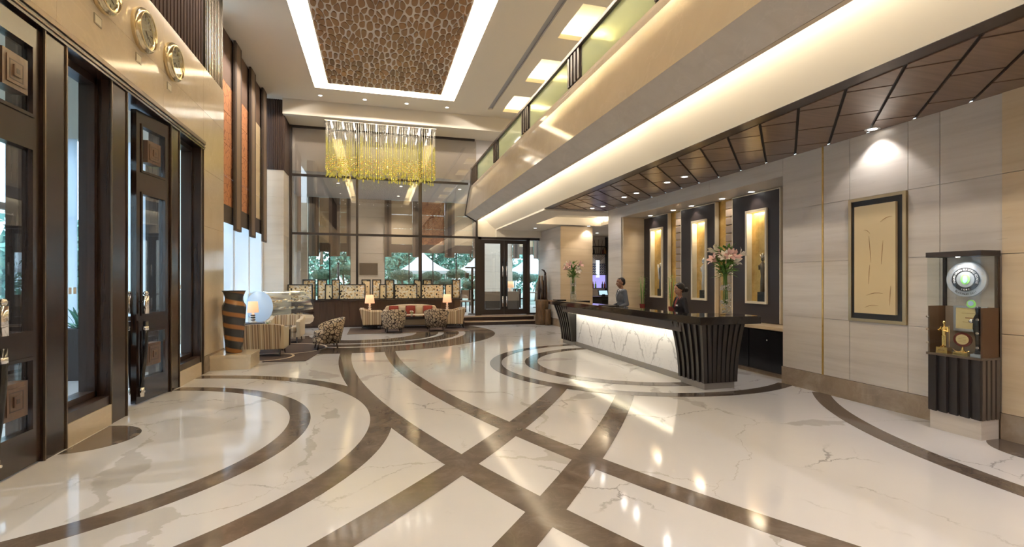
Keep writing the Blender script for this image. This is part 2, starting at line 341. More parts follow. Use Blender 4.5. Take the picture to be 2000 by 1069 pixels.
# ================================================================ FLOOR
LX, RX, GY = -2.92, 6.26, 18.2
fl = MB(); fl.box(-3.6, 10.5, -4, GY, -.15, 0); fl.box(-5.6, -3.6, 2.2, 10.3, -.15, 0)
FLOOR = tag(fl.build('floor', 'marble_white'), 'polished white veined marble floor with curved brown inlay bands', 'floor', kind='structure')
zi = [0.0]
def band(cx, cy, r0, r1, a0, a1, n=64, lab=None, lift=0):
    zi[0] += .00035
    b = MB(); b.arc(cx, cy, r0, r1, a0, a1, -.02, .0008+zi[0], n); return b.build('inlay_band', 'marble_brown', FLOOR, lab)
def ang(cx, cy, x, y): return math.atan2(y-cy, x-cx)
for r0, r1 in ((2.41, 2.64), (3.31, 3.56)):
    a = math.acos((LX+3.38)/r0); band(-3.38, 5.95, r0, r1, -a, a, 80)
b = MB(); b.prism([(-2.90, 6.01+.465*math.sin(t)) if False else (-2.90+.465*math.cos(t), 6.03+.465*math.sin(t)) for t in [(-PI/2+PI*i/32) for i in range(33)]], 'z', -.02, .0012); b.build('inlay_half_disc', 'marble_brown', FLOOR)
b = MB(); b.prism([(6.26-.5*math.cos(t), 3.05+.5*math.sin(t)) for t in [(-PI/2+PI*i/32) for i in range(33)]], 'z', -.02, .0013); b.build('inlay_half_disc', 'marble_brown', FLOOR)
band(20.0, 11.76, 20.53, 20.78, PI-.012, PI+.72, 90)
band(20.1, 11.84, 19.68, 19.92, PI-.012, PI+.78, 90)
def band2(c0, r0, c1, r1, ya, yb, sg=1, n=60):
    zi[0] += .00035; top = []; z = .0008+zi[0]
    def X(c, r, y): return c[0]+math.sqrt(r*r-(y-c[1])**2)
    L = [(X(c0, r0, ya[0]+(yb[0]-ya[0])*i/n), ya[0]+(yb[0]-ya[0])*i/n) for i in range(n+1)]
    R = [(X(c1, r1, ya[1]+(yb[1]-ya[1])*i/n), ya[1]+(yb[1]-ya[1])*i/n) for i in range(n+1)]
    b = MB(); vs = [(x, y, z) for x, y in L]+[(x, y, z) for x, y in R]; k = n+1
    b.add(vs, [(i, i+1, k+i+1, k+i) for i in range(n)]); return b.build('inlay_band', 'marble_brown', FLOOR)
band2((-18.28, 20.5), 24.85, (-16.24, 18.82), 22.47, (7.16, 6.95), (-1.6, -1.7))
band2((-20.44, 21.96), 28.44, (-19.13, 20.98), 27.06, (6.42, 6.30), (-2.6, -2.7))
a = math.acos((RX-4.98)/2.77); band(4.98, 8.72, 2.66, 2.89, a, 2*PI-a, 90)
a = math.acos((5.2-4.98)/2.1); band(4.98, 8.72, 1.94, 2.19, a, 2*PI-a, 80)
a0 = ang(9.9, 2.1, RX, 5.62); band(9.9, 2.1, 4.96, 5.18, a0, 2*PI-a0-.25 if False else PI+.9, 60)
# rings of inlay under the central seating group
CX, CY = -.35, 15.45
for r0, r1 in ((3.06, 3.97), (2.40, 2.86), (1.55, 2.22)): band(CX, CY, r0, r1, -PI*.98-.0, .05*PI+.45, 96)
# ================================================================ MAIN CEILING (7.5 m) with coffer and lit recesses
ZC = 7.5; CXA, CXB, CYA, CYB = -1.80, 2.45, -2.4, 15.83
RECY = [(15.6-2.67*k-.76, 15.6-2.67*k+.76) for k in range(7)]
c = MB()
c.box(-3.7, CXA, -4, 17.0, ZC, ZC+.12); c.box(CXA, CXB, CYB, 17.0, ZC, ZC+.12); c.box(CXA, CXB, -4, CYA, ZC, ZC+.12)
c.box(CXB, 3.68, -4, 17.0, ZC, ZC+.12); c.box(3.84, 4.22, -4, 17.0, ZC, ZC+.12); c.box(3.68, 3.84, 16.28, 17, ZC, ZC+.12)
c.box(5.7, 8.2, -4, 17.0, ZC, ZC+.12); c.box(-3.7, -2.9, 17.0, 18.4, ZC, ZC+.12)
ys = [17.0]+[v for a, b in RECY for v in (b, a)]+[-4]
for i in range(0, len(ys), 2): c.box(4.22, 5.7, ys[i+1], ys[i], ZC, ZC+.12)
CEIL = tag(c.build('ceiling', 'plaster'), 'high cream plaster ceiling with recessed coffer', 'ceiling', kind='structure')
g = MB(); g.box(3.66, 3.86, -4, 16.3, ZC+.06, ZC+.10); g.build('ventilation_slot', 'groove_grey', CEIL)
c = MB()   # coffer walls and lid
c.box(CXA-.05, CXA, CYA-.05, CYB+.05, ZC+.121, ZC+.42); c.box(CXB, CXB+.05, CYA-.05, CYB+.05, ZC+.121, ZC+.42)
c.box(CXA, CXB, CYA-.05, CYA, ZC+.121, ZC+.42); c.box(CXA, CXB, CYB, CYB+.05, ZC+.121, ZC+.42); c.box(CXA-.05, CXB+.05, CYA-.05, CYB+.05, ZC+.42, ZC+.47)
c.build('coffer', 'recess', CEIL)
for a, b in RECY:
    r = MB(); r.box(4.17, 5.75, a-.4, b+.45, ZC+.36, ZC+.40); r.box(4.17, 4.22, a-.4, b+.45, ZC+.121, ZC+.36); r.box(5.70, 5.75, a-.4, b+.45, ZC+.121, ZC+.36)
    r.box(4.22, 5.7, a-.4, a-.36, ZC+.121, ZC+.36); r.box(4.22, 5.7, b+.41, b+.45, ZC+.121, ZC+.36); r.build('lit_recess', 'recess', CEIL)
    area((4.96, b+.22, ZC+.17), (0, -.35, 1), 1.4, .08, 45)
# dropped soffit over the glass wall
c = MB(); c.box(-2.9, 8.2, 17.0, GY+.3, 7.0, ZC+.12)
c.build('soffit', 'plaster', CEIL)
# downlights in the ceiling
dl = MB(); dl.lathe([(.055, .004), (.055, -.006), (.085, -.008), (.085, .004)], 20, smooth=False); RIM = dl.mesh('white_paint')
dd = MB(); dd.lathe([(.052, 0), (.052, -.004)], 20, smooth=False); DISC = dd.mesh('bulb')
def downlight(x, y, z, label, group, power, ang_=85, col=NEUT, to=None):
    t = thing('downlight', label, 'downlight', (x, y, z), group=group)
    inst('rim', RIM, t); inst('lens', DISC, t)
    if power: spot((x, y, z-.03), power, ang_, .7, col, to)
for i, x in enumerate((-1.71, -.36, .97, 2.31)):
    downlight(x, 16.46, ZC, '%s small round downlight in the row above the chandelier' % ('leftmost', 'second from left', 'third from left', 'rightmost')[i], 'row of downlights above the chandelier', 120)
for i in range(6):
    downlight(-2.3+i*1.05, -3.0, ZC, 'small round ceiling downlight behind the big coffer', 'downlights at the near end of the ceiling', 90, 100)
for x in (-2.35, 3.05):
    for y in (7.2, 4.4, 1.6, -1.2): downlight(x, y, ZC, 'small round ceiling downlight beside the coffer overhead', 'downlights along the coffer', 60, 95)
# ================================================================ LEFT WALL over the entrance (polished cream marble slabs)
w = MB(); w.box(LX-.35, LX-.012, -4, 10.84, 4.03, 5.40); w.box(LX-.35, LX-.012, 9.66, 10.84, 0, 4.03); w.box(LX-.35, LX-.012, -4, 2.45, 0, 4.03)
WL = tag(w.build('wall_left', 'marble_cream'), 'polished cream marble wall above the entrance doors', 'wall', kind='structure')
def slabs(parent, mat, plane_x, ylist, zlist, t=.012, gap=.004, skip=(), outward=1):
    for i in range(len(ylist)-1):
        for j in range(len(zlist)-1):
            if (i, j) in skip: continue
            b = MB(); x0, x1 = plane_x-t*outward, plane_x; b.box(min(x0, x1), max(x0, x1), min(ylist[i], ylist[i+1])+gap/2, max(ylist[i], ylist[i+1])-gap/2, zlist[j]+gap/2, zlist[j+1]-gap/2)
            b.build('slab', mat, parent)
slabs(WL, 'marble_cream', LX, [-4, -1.6, .8, 3.2, 5.6, 8.0, 9.66], [4.05, 4.62, 5.40])
slabs(WL, 'marble_cream', LX, [9.66, 10.84], [.30, 1.45, 2.60, 3.60, 4.62, 5.40])
slabs(WL, 'marble_cream', LX, [-4, -1.6, .8, 2.45], [.30, 1.45, 2.60, 4.05])
b = MB(); b.box(LX-.02, LX+.012, 9.68, 10.84, 0, .30); b.box(LX-.02, LX+.012, -4, 2.43, 0, .30); tag(b.build('baseboard_left', 'marble_base'), 'brown marble skirting at the foot of the left wall', 'baseboard', kind='structure')
# dark fluted timber and bronze fins above the marble
t = thing('upper_wall_panelling', 'dark ribbed timber panelling above the clock wall', 'wall panel', (LX-.15, 4, 5.40))
b = MB(); b.box(LX-.35, LX-.06, -4, 9.78, 5.40, ZC); P('timber_matt', (.030, .014, .009), .75, spec=.08); b.build('timber_backing', 'timber_matt', t)
rib = MB(); rib.box(0, .03, -.045, .045, 0, 2.1); ribm = rib.mesh('timber_matt')
for i in range(30): inst('timber_rib', ribm, t, (LX-.06-(LX-.15), 9.70-i*.13-4, 0))
t = thing('bronze_fin_screen', 'vertical bronze metal fins at the end of the clock wall', 'fin screen', (LX-.15, 10.3, 5.40))
b = MB(); b.box(LX-.35, LX-.07, 9.785, 10.84, 5.40, ZC); b.build('backing', 'black_gap', t)
fin = MB(); fin.box(0, .06, -.011, .011, 0, 2.1); finm = fin.mesh('metal_trim')
for i in range(12): inst('fin', finm, t, (LX-.07-(LX-.15), 9.83+i*.088-10.3, 0))
# ================================================================ RIGHT WALL travertine
w = MB(); w.box(RX+.012, 7.6, -4, 6.32, 0, 3.6); w.box(RX+.012, 7.6, 11.65, 12.39, 0, 3.6); w.box(7.05, 7.6, 6.32, 11.65, 0, 3.6); w.box(RX+.012, 7.05, 6.32, 11.65, 3.31, 3.6)
WR = tag(w.build('wall_right', 'travertine'), 'banded travertine wall behind the reception', 'wall', kind='structure')
ZS = [.27, 1.09, 1.92, 2.75, 3.6]
for ya, yb, js in ((6.32, 5.61, (0, 1, 2, 3)), (5.585, 5.18, (0, 1, 2, 3)), (5.18, 4.42, (0, 3)), (4.42, 4.07, (0, 1, 2, 3)), (4.07, 3.485, (0, 1, 2, 3))):
    for j in js:
        b = MB(); b.box(RX, RX+.012, yb+.0035, ya-.0035, ZS[j]+.0035, ZS[j+1]-.0035); b.build('slab', 'travertine', WR)
for ya, yb in ((3.485, 1.9), (1.9, .3), (.3, -1.3), (-1.3, -4)):
    for j in range(4):
        b = MB(); b.box(RX-.02, RX+.012, yb+.004, ya-.004, ZS[j]+.0035, ZS[j+1]-.0035); b.build('slab', 'travertine_warm', WR)
b = MB(); b.box(RX-.004, RX+.012, 5.586, 5.609, .27, 3.6); b.build('onyx_strip', 'gold_leaf', WR)
for j in range(4):
    b = MB(); b.box(RX, RX+.012, 11.652, 12.388, ZS[j]+.002, ZS[j+1]-.002); b.build('slab', 'travertine', WR)
for a, bb in ((6.32, 8.1), (8.1, 9.9), (9.9, 11.65)):
    b = MB(); b.box(RX, RX+.012, a+.002, bb-.002, 3.31, 3.598); b.build('slab', 'travertine', WR)
b = MB(); b.box(RX-.012, RX+.012, 3.485, 6.33, 0, .27); b.box(RX-.032, RX+.012, -4, 3.485, 0, .27); b.box(RX-.012, RX+.012, 11.64, 12.4, 0, .27)
tag(b.build('baseboard_right', 'marble_base'), 'brown marble skirting along the travertine wall', 'baseboard', kind='structure')
w = MB(); w.box(-6, 10.5, -4.2, -4, 0, 7.6); tag(w.build('wall_front', 'marble_cream'), 'cream wall behind the viewpoint', 'wall', kind='structure')
w = MB(); w.box(8.0, 8.2, -4, GY, 4.2, 7.6); tag(w.build('wall_upper', 'plaster'), 'cream wall at the back of the balcony', 'wall', kind='structure')
# ================================================================ BALCONY
B = thing('balcony', 'cream marble balcony with green glass balustrade', 'balcony', (3.6, 7, 3.9))
prof = [(3.66, 3.89), (3.62, 3.90), (3.25, 4.10), (3.415, 5.02), (3.425, 5.12), (3.445, 5.19), (3.48, 5.225), (3.70, 5.225), (3.70, 4.32), (3.66, 4.28)]
b = MB(); b.prism([(3.25, 4.10), (3.415, 5.02), (3.425, 5.12), (3.445, 5.19), (3.48, 5.225), (3.70, 5.225), (3.70, 4.10)], 'y', -4, 18.14); b.build('fascia', 'marble_fascia', B)
b = MB(); b.prism([(3.25, 4.098), (3.62, 3.90), (3.64, 3.96), (3.66, 4.098)], 'y', -4, 18.14); b.build('underside', 'stone_grey', B)
b = MB(); b.prism([(3.622, 3.895), (3.665, 3.882), (3.672, 3.99), (3.645, 3.99)], 'y', -4, 18.14); b.build('cove_lip', 'marble_fascia', B)
b = MB(); b.box(3.70, 8.0, -4, GY, 4.18, 4.32); b.build('floor_slab', 'plaster', B)
b = MB(); b.prism([(3.80, 4.14), (4.40, 3.60), (4.44, 3.66), (3.86, 4.178)], 'y', -4, 18.14); b.build('white_soffit', 'plaster_beam', B)
b = MB(); b.box(3.42, 3.50, -4, 18.05, 5.77, 5.845); b.build('handrail', 'wood_dark', B, bevel=.01)
posts = [(17.0, 18.05), (13.9, 14.5), (10.9, 11.5), (7.9, 8.5), (4.95, 5.55), (1.95, 2.55), (-1.05, -.45)]
sl = MB(); sl.box(-.025, .025, -.042, .042, 0, .55); slm = sl.mesh('wood_dark')
for y0, y1 in posts:
    b = MB(); b.box(3.47, 3.50, y0, y1, 5.22, 5.775); p = b.build('post_panel', 'wood_dark', B)
    n_ = max(2, int((y1-y0)/.125))
    for i in range(n_): inst('slat', slm, p, (3.462-3.6, y0+(i+.5)*(y1-y0)/n_-7, 5.222-3.9))
for (a0, a1), (b0, b1) in zip(posts[1:], posts[:-1]):
    b = MB(); b.box(3.478, 3.492, a1, b0, 5.222, 5.772); b.build('glass_panel', 'glass_green', B)
# ================================================================ WOODEN CEILING over the reception
ZW = 3.6
WC = thing('wood_ceiling', 'dark brown ceiling of diagonal wooden panels above reception', 'ceiling', (5.4, 5, ZW))
b = MB(); b.box(4.40, RX+.02, -4, 12.5, ZW+.012, ZW+.06); b.build('groove_backing', 'black_gap', WC)
b = MB(); b.box(4.40, 4.60, -4, 12.5, ZW-.004, ZW+.012); b.build('border', 'wood_dark', WC)
b = MB(); b.box(4.60, RX, 12.36, 12.5, ZW-.004, ZW+.012); b.build('border', 'wood_dark', WC)
r2 = math.sqrt(.5); w_ = .577*r2; k0 = (2.79-4.70)*r2   # v coordinate of one long joint
g_ = .016
for i in range(-16, 30):
    v0 = k0+i*w_; off = .415*(i % 2)-.06
    for j in range(-6, 22):
        u0 = (4.98+3.1)*r2+off+j*.83
        R = [(u0+g_, v0+g_), (u0+.83-g_, v0+g_), (u0+.83-g_, v0+w_-g_), (u0+g_, v0+w_-g_)]
        Q = [((u-v)*r2, (u+v)*r2) for u, v in R]
        for f in (lambda p: p[0]-4.61, lambda p: RX-.004-p[0], lambda p: p[1]+1.5, lambda p: 12.355-p[1]): Q = clip(Q, f) if len(Q) > 2 else Q
        if len(Q) < 3: continue
        ar = abs(sum(Q[k][0]*Q[(k+1) % len(Q)][1]-Q[(k+1) % len(Q)][0]*Q[k][1] for k in range(len(Q))))/2
        if ar < .008: continue
        b = MB(); b.prism(Q, 'z', ZW-.012, ZW+.012); b.build('wood_panel', 'wood_ceil', WC)
b = MB(); b.box(4.4, RX, -4, -1.5, ZW-.01, ZW+.012); b.build('border', 'wood_ceil', WC)
WD = [(5.62, 12.06), (5.73, 11.65), (5.58, 10.23), (5.58, 9.68), (5.56, 8.46), (5.57, 7.91)]
for i, (x, y) in enumerate(WD):
    downlight(x, y, ZW-.012, 'small downlight in the wooden ceiling, %s counting from the far end' % ('first', 'second', 'third', 'fourth', 'fifth', 'sixth')[i], 'downlights in the wooden ceiling', 10, 150, NEUT)
downlight(6.13, 4.76, ZW-.012, 'downlight in the wooden ceiling above the framed painting', 'wall-washing downlights', 0)
spot((6.08, 4.76, ZW-.06), 24, 100, .35, (1, .95, .91), (6.24, 4.76, 2.4), r=.05)
for y in (.8, -1): downlight(5.0, y, ZW-.012, 'added unseen downlight near the viewpoint in the wooden ceiling', 'added downlights in the near wooden ceiling', 130, 150)  # lamps added out of view to brighten the reception side
# ================================================================ LOW CEILING at the far right with lit tray
c = MB(); ZL = 3.55
c.box(4.40, 5.2, 12.5, GY, ZL, ZL+.1); c.box(7.6, 10.5, 12.5, 22, ZL, ZL+.1); c.box(5.2, 7.6, 12.5, 13.3, ZL, ZL+.1); c.box(5.2, 7.6, 15.6, GY, ZL, ZL+.1)
c.box(5.0, 7.8, 13.1, 15.8, ZL+.28, ZL+.33); c.box(5.0, 5.04, 13.1, 15.8, ZL+.1, ZL+.28); c.box(7.76, 7.8, 13.1, 15.8, ZL+.1, ZL+.28); c.box(5.04, 7.76, 13.1, 13.14, ZL+.1, ZL+.28); c.box(5.04, 7.76, 15.76, 15.8, ZL+.1, ZL+.28)
c.build('low_ceiling', 'plaster', CEIL)
area((5.1, 14.45, ZL+.14), (.4, 0, 1), 2.4, .06, 22); area((7.7, 14.45, ZL+.14), (-.4, 0, 1), 2.4, .06, 22)
for x in (5.6, 7.2): downlight(x, 15.75 if x > 6 else 16.9, ZL, 'small downlight in the low ceiling %s the cream column' % ('left of' if x < 6 else 'in front of'), 'downlights in the low ceiling', 28, 110)
# ================================================================ ENTRANCE: timber frame, doors, fixed lights
FX0, FX1 = -3.20, LX+.02
T = tag(MB().box(FX0, FX1, 2.45, 9.66, 3.93, 4.05).build('trim_1', 'wood_door'), 'dark timber head frame running over the entrance doors', 'door frame', kind='structure')
for y0, y1 in ((9.53, 9.66), (8.25, 8.58), (6.57, 6.95), (5.41, 5.75), (3.62, 3.78), (2.45, 2.58)):
    b = MB(); b.box(FX0, FX1-.02, y0, y1, 0, 3.93); p = b.build('post', 'wood_door', T)
    e = MB(); e.box(FX1-.022, FX1-.008, y0, y0+.018, 0, 3.95); e.box(FX1-.022, FX1-.008, y1-.018, y1, 0, 3.95); e.build('bronze_edge', 'bronze', p)
b = MB(); b.box(FX1, FX1+.015, 2.43, 9.68, 4.02, 4.075); b.box(FX1, FX1+.012, 2.43, 9.68, 3.965, 3.98); b.build('bronze_moulding', 'bronze', T)
def fixed_light(name, y0, y1, lab, stick=True):
    t = thing(name, lab, 'window', (-3.05, (y0+y1)/2, 0), kind='structure')
    b = MB(); b.box(FX0, FX1-.01, y0, y1, 0, .23); b.build('plinth', 'marble_cream', t)
    b = MB(); b.box(FX0, FX1-.03, y0, y1, .23, .33); b.box(FX0, -3.05, y0, y0+.05, .33, 3.93); b.box(FX0, -3.05, y1-.05, y1, .33, 3.93); b.box(FX0, -3.05, y0, y1, 3.85, 3.93); b.box(FX0, -3.05, y0, y1, .33, .40)
    b.build('frame', 'wood_dark', t)
    b = MB(); b.box(-3.13, -3.118, y0+.05, y1-.05, .40, 3.85); g = b.build('glass_pane', 'glass', t)
    if stick:
        for k in range(4):
            b = MB(); b.box(-3.117, -3.115, (y0+y1)/2-.16+k*.085, (y0+y1)/2-.16+k*.085+.055, 1.50, 1.57); b.build('marker_square', 'white_paint', g)
fixed_light('window_1', 5.75, 6.57, 'tall fixed glass panel with marble plinth between the two entrances')
fixed_light('window_2', 8.58, 9.53, 'tall narrow glass side panel at the far end of the entrance')
fixed_light('window_3', 2.58, 3.62, 'tall glass side panel at the near end of the entrance', False)
# ---- doors
wood('wood_medal', (.075, .042, .027), (.12, .07, .045), .3)
def leaf(parent, hinge, ang_, w, both=True):
    """one timber leaf; local y runs from the hinge to the free edge, x is its thickness"""
    b = MB(); s = .12; h = 3.90; t = .035
    b.box(-t, t, 0, s, .015, h); b.box(-t, t, w-s, w, .015, h)
    for z0, z1 in ((.015, .33), (.94, 1.20), (2.80, 3.12), (3.71, h)): b.box(-t, t, s, w-s, z0, z1)
    for z0, z1 in ((.33, .94), (1.20, 2.80), (3.12, 3.71)):      # raised bead round each pane
        for x0, x1 in ((t, t+.012), (-t-.012, -t)):
            b.box(x0, x1, s-.03, s, z0-.03, z1+.03); b.box(x0, x1, w-s, w-s+.03, z0-.03, z1+.03); b.box(x0, x1, s, w-s, z0-.03, z0); b.box(x0, x1, s, w-s, z1, z1+.03)
    me = b.mesh('wood_door'); o = bpy.data.objects.new('leaf', me); COL.objects.link(o); o.parent = parent
    o.location = (hinge[0]-parent.location.x, hinge[1]-parent.location.y, 0); o.rotation_euler = (0, 0, ang_)
    for z0, z1 in ((.33, .94), (1.20, 2.80), (3.12, 3.71)):
        g = MB(); g.box(-.006, .006, s, w-s, z0, z1); inst('glass_pane', g.mesh('glass'), o)
    for zc in (.63, 3.40):
        m = MB(); a = .15; c_ = w/2+.03
        m.box(-.06, .06, c_-a, c_+a, zc-a, zc+a); 
        for q, d in ((.11, .068), (.045, .08)): m.box(-d, d, c_-q, c_+q, zc-q, zc+q)
        for sgn in (-1, 1):
            m.mi = 1; xa, xb = min(sgn*.0675, sgn*.0695), max(sgn*.0675, sgn*.0695)
            for q in (-1, 1): m.box(xa, xb, c_-.082, c_+.082, zc+q*.078-.004, zc+q*.078+.004); m.box(xa, xb, c_+q*.078-.004, c_+q*.078+.004, zc-.074, zc+.074)
            xa, xb = min(sgn*.0795, sgn*.0815), max(sgn*.0795, sgn*.0815); m.box(xa, xb, c_-.02, c_+.02, zc-.02, zc+.02); m.mi = 0
        inst('medallion', m.mesh(['wood_medal', 'dark_line']), o)
    for sgn in ((-1, 1) if both else (1,)):
        P_ = [(sgn*(.10), w-.09-.0, 1.46), (sgn*.10, w-.09, 1.10), (sgn*.097, w-.085, .80), (sgn*.085, w-.075, .55), (sgn*.07, w-.065, .35), (sgn*.062, w-.06, .14)]
        hnd = MB(); hnd.tube(P_[1:5]+[P_[5]], [.030, .032, .028, .026, .026], 12); ho = inst('handle', hnd.mesh('black_gloss'), o)
        ch = MB(); ch.tube([(sgn*.10, w-.09, 1.20), (sgn*.10, w-.09, 1.44)], .036, 14); ch.sphere((sgn*.10, w-.09, 1.47), .032); ch.tube([(sgn*.099, w-.088, .98), (sgn*.098, w-.087, 1.03)], .037, 14); ch.tube([(sgn*.066, w-.062, .22), (sgn*.061, w-.06, .10)], .031, 12)
        for z in (1.36, .16): ch.tube([(sgn*.035, w-.08, z), (sgn*.095, w-.085, z)], .012, 8)
        inst('chrome_fitting', ch.mesh('chrome'), ho)
    return o
d = thing('door_1', 'timber and glass entrance door standing ajar, second from the viewpoint', 'door', (-3.0, 7.7, 0), kind='structure')
leaf(d, (-2.97, 8.245), PI-math.radians(8), .76)
leaf(d, (-3.05, 6.96), math.radians(24), .58, False)
d = thing('door_2', 'timber and glass entrance door nearest the viewpoint with square medallions', 'door', (-3.0, 4.6, 0), kind='structure')
leaf(d, (-2.975, 5.405), PI, .66)
leaf(d, (-2.975, 3.785), 0, .93)
# ---- vestibule behind the doors
v = MB(); v.box(-5.7, LX-.35, 2.2, 10.35, 4.10, 4.22); tag(v.build('vestibule_ceiling', 'plaster'), 'plain cream ceiling of the glazed entrance porch', 'ceiling', kind='structure')
t = thing('wall_porch', 'dark glazed outer wall of the entrance porch', 'glass wall', (-5.6, 6.2, 0), kind='structure')
for y in (2.3, 3.5, 4.7, 5.75, 6.65, 7.7, 8.8, 10.1):
    b = MB(); b.box(-5.66, -5.54, y-.05, y+.05, 0, 4.1); b.build('mullion', 'mullion', t)
for z in (0.0, 2.75, 4.0):
    b = MB(); b.box(-5.65, -5.55, 2.2, 10.2, z, z+.1); b.build('rail', 'mullion', t)
b = MB(); b.box(-5.605, -5.595, 2.3, 10.1, .1, 4.0); b.build('glass_pane', 'glass', t)
t = thing('wall_porch_end', 'timber panelled end wall of the entrance porch', 'wall', (-4.4, 10.2, 0), kind='structure')
for i, x in enumerate((-4.84, -4.54)):
    for z0, z1 in ((.02, 1.0), (1.02, 2.3), (2.32, 3.15), (3.17, 4.1)):
        b = MB(); b.box(x-.147, x+.147, 10.16, 10.22, z0, z1); b.build('timber_panel', 'wood_brown', t)
b = MB(); b.box(-5.54, -5.02, 10.17, 10.20, 0, 4.1); b.build('frosted_panel', 'glass_frost', t)
b = MB(); b.box(-4.37, -3.98, 10.17, 10.20, 1.0, 4.1); b.build('frosted_panel', 'glass_frost', t)
b = MB(); b.box(-4.37, -3.98, 10.16, 10.20, .0, 1.0); b.build('dark_dado', 'wood_dark', t)
for x in (-3.94, -3.30): b = MB(); b.box(x-.04, x+.04, 10.14, 10.24, 0, 4.1); b.build('mullion', 'mullion', t)
b = MB(); b.box(-3.9, -3.34, 10.185, 10.195, 0, 4.1); b.build('glass_pane', 'glass', t)
b = MB(); b.box(-5.7, LX-.3, 2.1, 2.2, 0, 4.1); b.build('return_panel', 'wood_brown', t)
for y in (4.6, 7.7): 
    downlight(-4.4, y, 4.10, 'downlight in the porch ceiling behind the %s entrance door' % ('near' if y < 6 else 'far'), 'porch downlights', 140, 120)
# planter with fern seen through the fixed glass panel
t = thing('planter', 'dark rectangular planter with a bushy green fern inside the porch', 'planter', (-4.62, 9.75, 0))
b = MB(); b.box(-4.95, -4.3, 9.55, 9.95, 0, .85); b.build('box', 'panel_black', t, bevel=.01)
fr = MB()
for k in range(70):
    a = random.uniform(0, 2*PI); L = random.uniform(.35, .65); e = random.uniform(.4, 1.3); ox, oy = random.uniform(-.2, .2), random.uniform(-.08, .08); wd = random.uniform(.02, .04)
    c0 = Vector((-4.62+ox, 9.75+oy, .83)); dr = Vector((math.cos(a), math.sin(a)*.6, 0)); sd = Vector((-math.sin(a), math.cos(a), 0))
    pts = [c0+dr*L*s*math.cos(e)+Vector((0, 0, L*(math.sin(e)*s-.35*s*s))) for s in (0, .33, .66, 1)]
    w4 = (.3, 1, .8, .05)
    fr.add([p+sd*wd*w for p, w in zip(pts, w4)]+[p-sd*wd*w for p, w in zip(pts, w4)], [(i, i+1, i+5, i+4) for i in range(3)])
fr.build('fern', 'leaves', t)
# ---- clocks
for i, y in enumerate((6.36, 7.30, 8.25)):
    pos = ('nearest', 'middle', 'farthest')[i]
    t = thing('wall_clock', '%s of three round silver and gold clocks over the doors' % pos, 'clock', (LX, y, 4.86), group='clocks over the entrance')
    b = MB(); b.lathe([(.265, .0), (.275, .03), (.27, .07), (.245, .10), (.225, .105), (.205, .085), (.20, .05)], 40, (0, 0, 0), 'x', caps=False); inst('case', b.mesh('silver_gold'), t)
    b = MB(); b.lathe([(.205, .0), (.205, .055)], 40, (0, 0, 0), 'x', smooth=False); inst('dial', b.mesh('clock_face'), t)
    b = MB()
    for k in range(12):
        a = k*PI/6; cy, cz = math.sin(a)*.165, math.cos(a)*.165; L = .03 if k % 3 == 0 else .018
        b.obox((.057, cy, cz), (.002, 0, 0), (0, math.sin(a)*L, math.cos(a)*L), (0, math.cos(a)*.006, -math.sin(a)*.006))
    inst('hour_marks', b.mesh('dark_line'), t)
    for nm, a, L in (('hour_hand', (1.1, 2.6, 4.0)[i], .10), ('minute_hand', 2.2, .145)):
        b = MB(); b.obox((.061, math.sin(a)*L/2, math.cos(a)*L/2), (.002, 0, 0), (0, math.sin(a)*L/2, math.cos(a)*L/2), (0, math.cos(a)*.007, -math.sin(a)*.007)); inst(nm, b.mesh('dark_line'), t)
    b = MB(); b.lathe([(.204, .078), (.204, .082)], 40, (0, 0, 0), 'x', smooth=False); inst('cover_glass', b.mesh('glass_case'), t)
    t = thing('name_plate', 'small brass plate on the marble under the %s clock' % pos, 'plate', (LX, y-.06, 4.47), group='plates under the clocks')
    b = MB(); b.box(.001, .008, -.075, .075, -.055, .055); inst('plate', b.mesh('metal_trim'), t)
    b = MB(); b.box(.008, .010, -.06, .06, -.04, .04); inst('face', b.mesh('clock_face'), t)
# ================================================================ LEFT WINDOW with blinds
t = thing('window_4', 'tall bright window with sheer film behind the hanging blinds', 'window', (-3.55, 14, 0), kind='structure')
b = MB(); b.box(-3.56, -3.55, 10.84, 17.2, 0, 7.4); b.build('sheer_glass', 'glass_sheer', t)
for y in (10.9, 12.45, 13.99, 15.55, 17.15): b = MB(); b.box(-3.60, -3.52, y-.02, y+.02, 0, 7.4); b.build('mullion', 'white_paint', t)
b = MB(); b.box(-3.62, -3.5, 10.84, 17.2, 7.4, 7.6); b.build('head', 'wood_dark', t)
def blind(name, lab, y0, y1, zb, x, style, grp):
    t = thing(name, lab, 'blind', (x, (y0+y1)/2, zb), group=grp); H = 7.5
    if style == 'strip':
        b = MB(); b.box(x, x+.05, y0, y1, zb, H); b.build('fabric', 'blind_brown', t)
        b = MB(); b.box(x+.05, x+.055, y0+.12, y1-.12, zb+.05, H); b.build('centre_band', 'blind_brown2', t)
    else:
        m = {'orange': 'blind_orange', 'beige': 'blind_beige'}[style]
        b = MB(); b.box(x, x+.012, y0, y1, zb, zb+.42); b.build('hem', 'blind_brown', t)
        zz = [zb+.42, zb+1.1, zb+1.85, zb+2.6, 6.3]
        for a, c_ in zip(zz[:-1], zz[1:]): b = MB(); b.box(x, x+.014, y0, y1, a+.006, c_-.006); b.build('fold', m, t)
        b = MB(); b.box(x, x+.012, y0, y1, 6.3, H); b.build('heading', 'blind_top', t)
blind('window_blind', 'narrow dark brown hanging blind strip, nearest of three beside the clock wall', 13.24, 13.80, 2.86, -3.36, 'strip', 'blind strips')
blind('window_blind', 'narrow dark brown hanging blind strip, middle of three on the left window', 14.76, 15.32, 2.84, -3.36, 'strip', 'blind strips')
blind('window_blind', 'narrow dark brown hanging blind strip touching the far column', 16.25, 16.78, 2.82, -3.36, 'strip', 'blind strips')
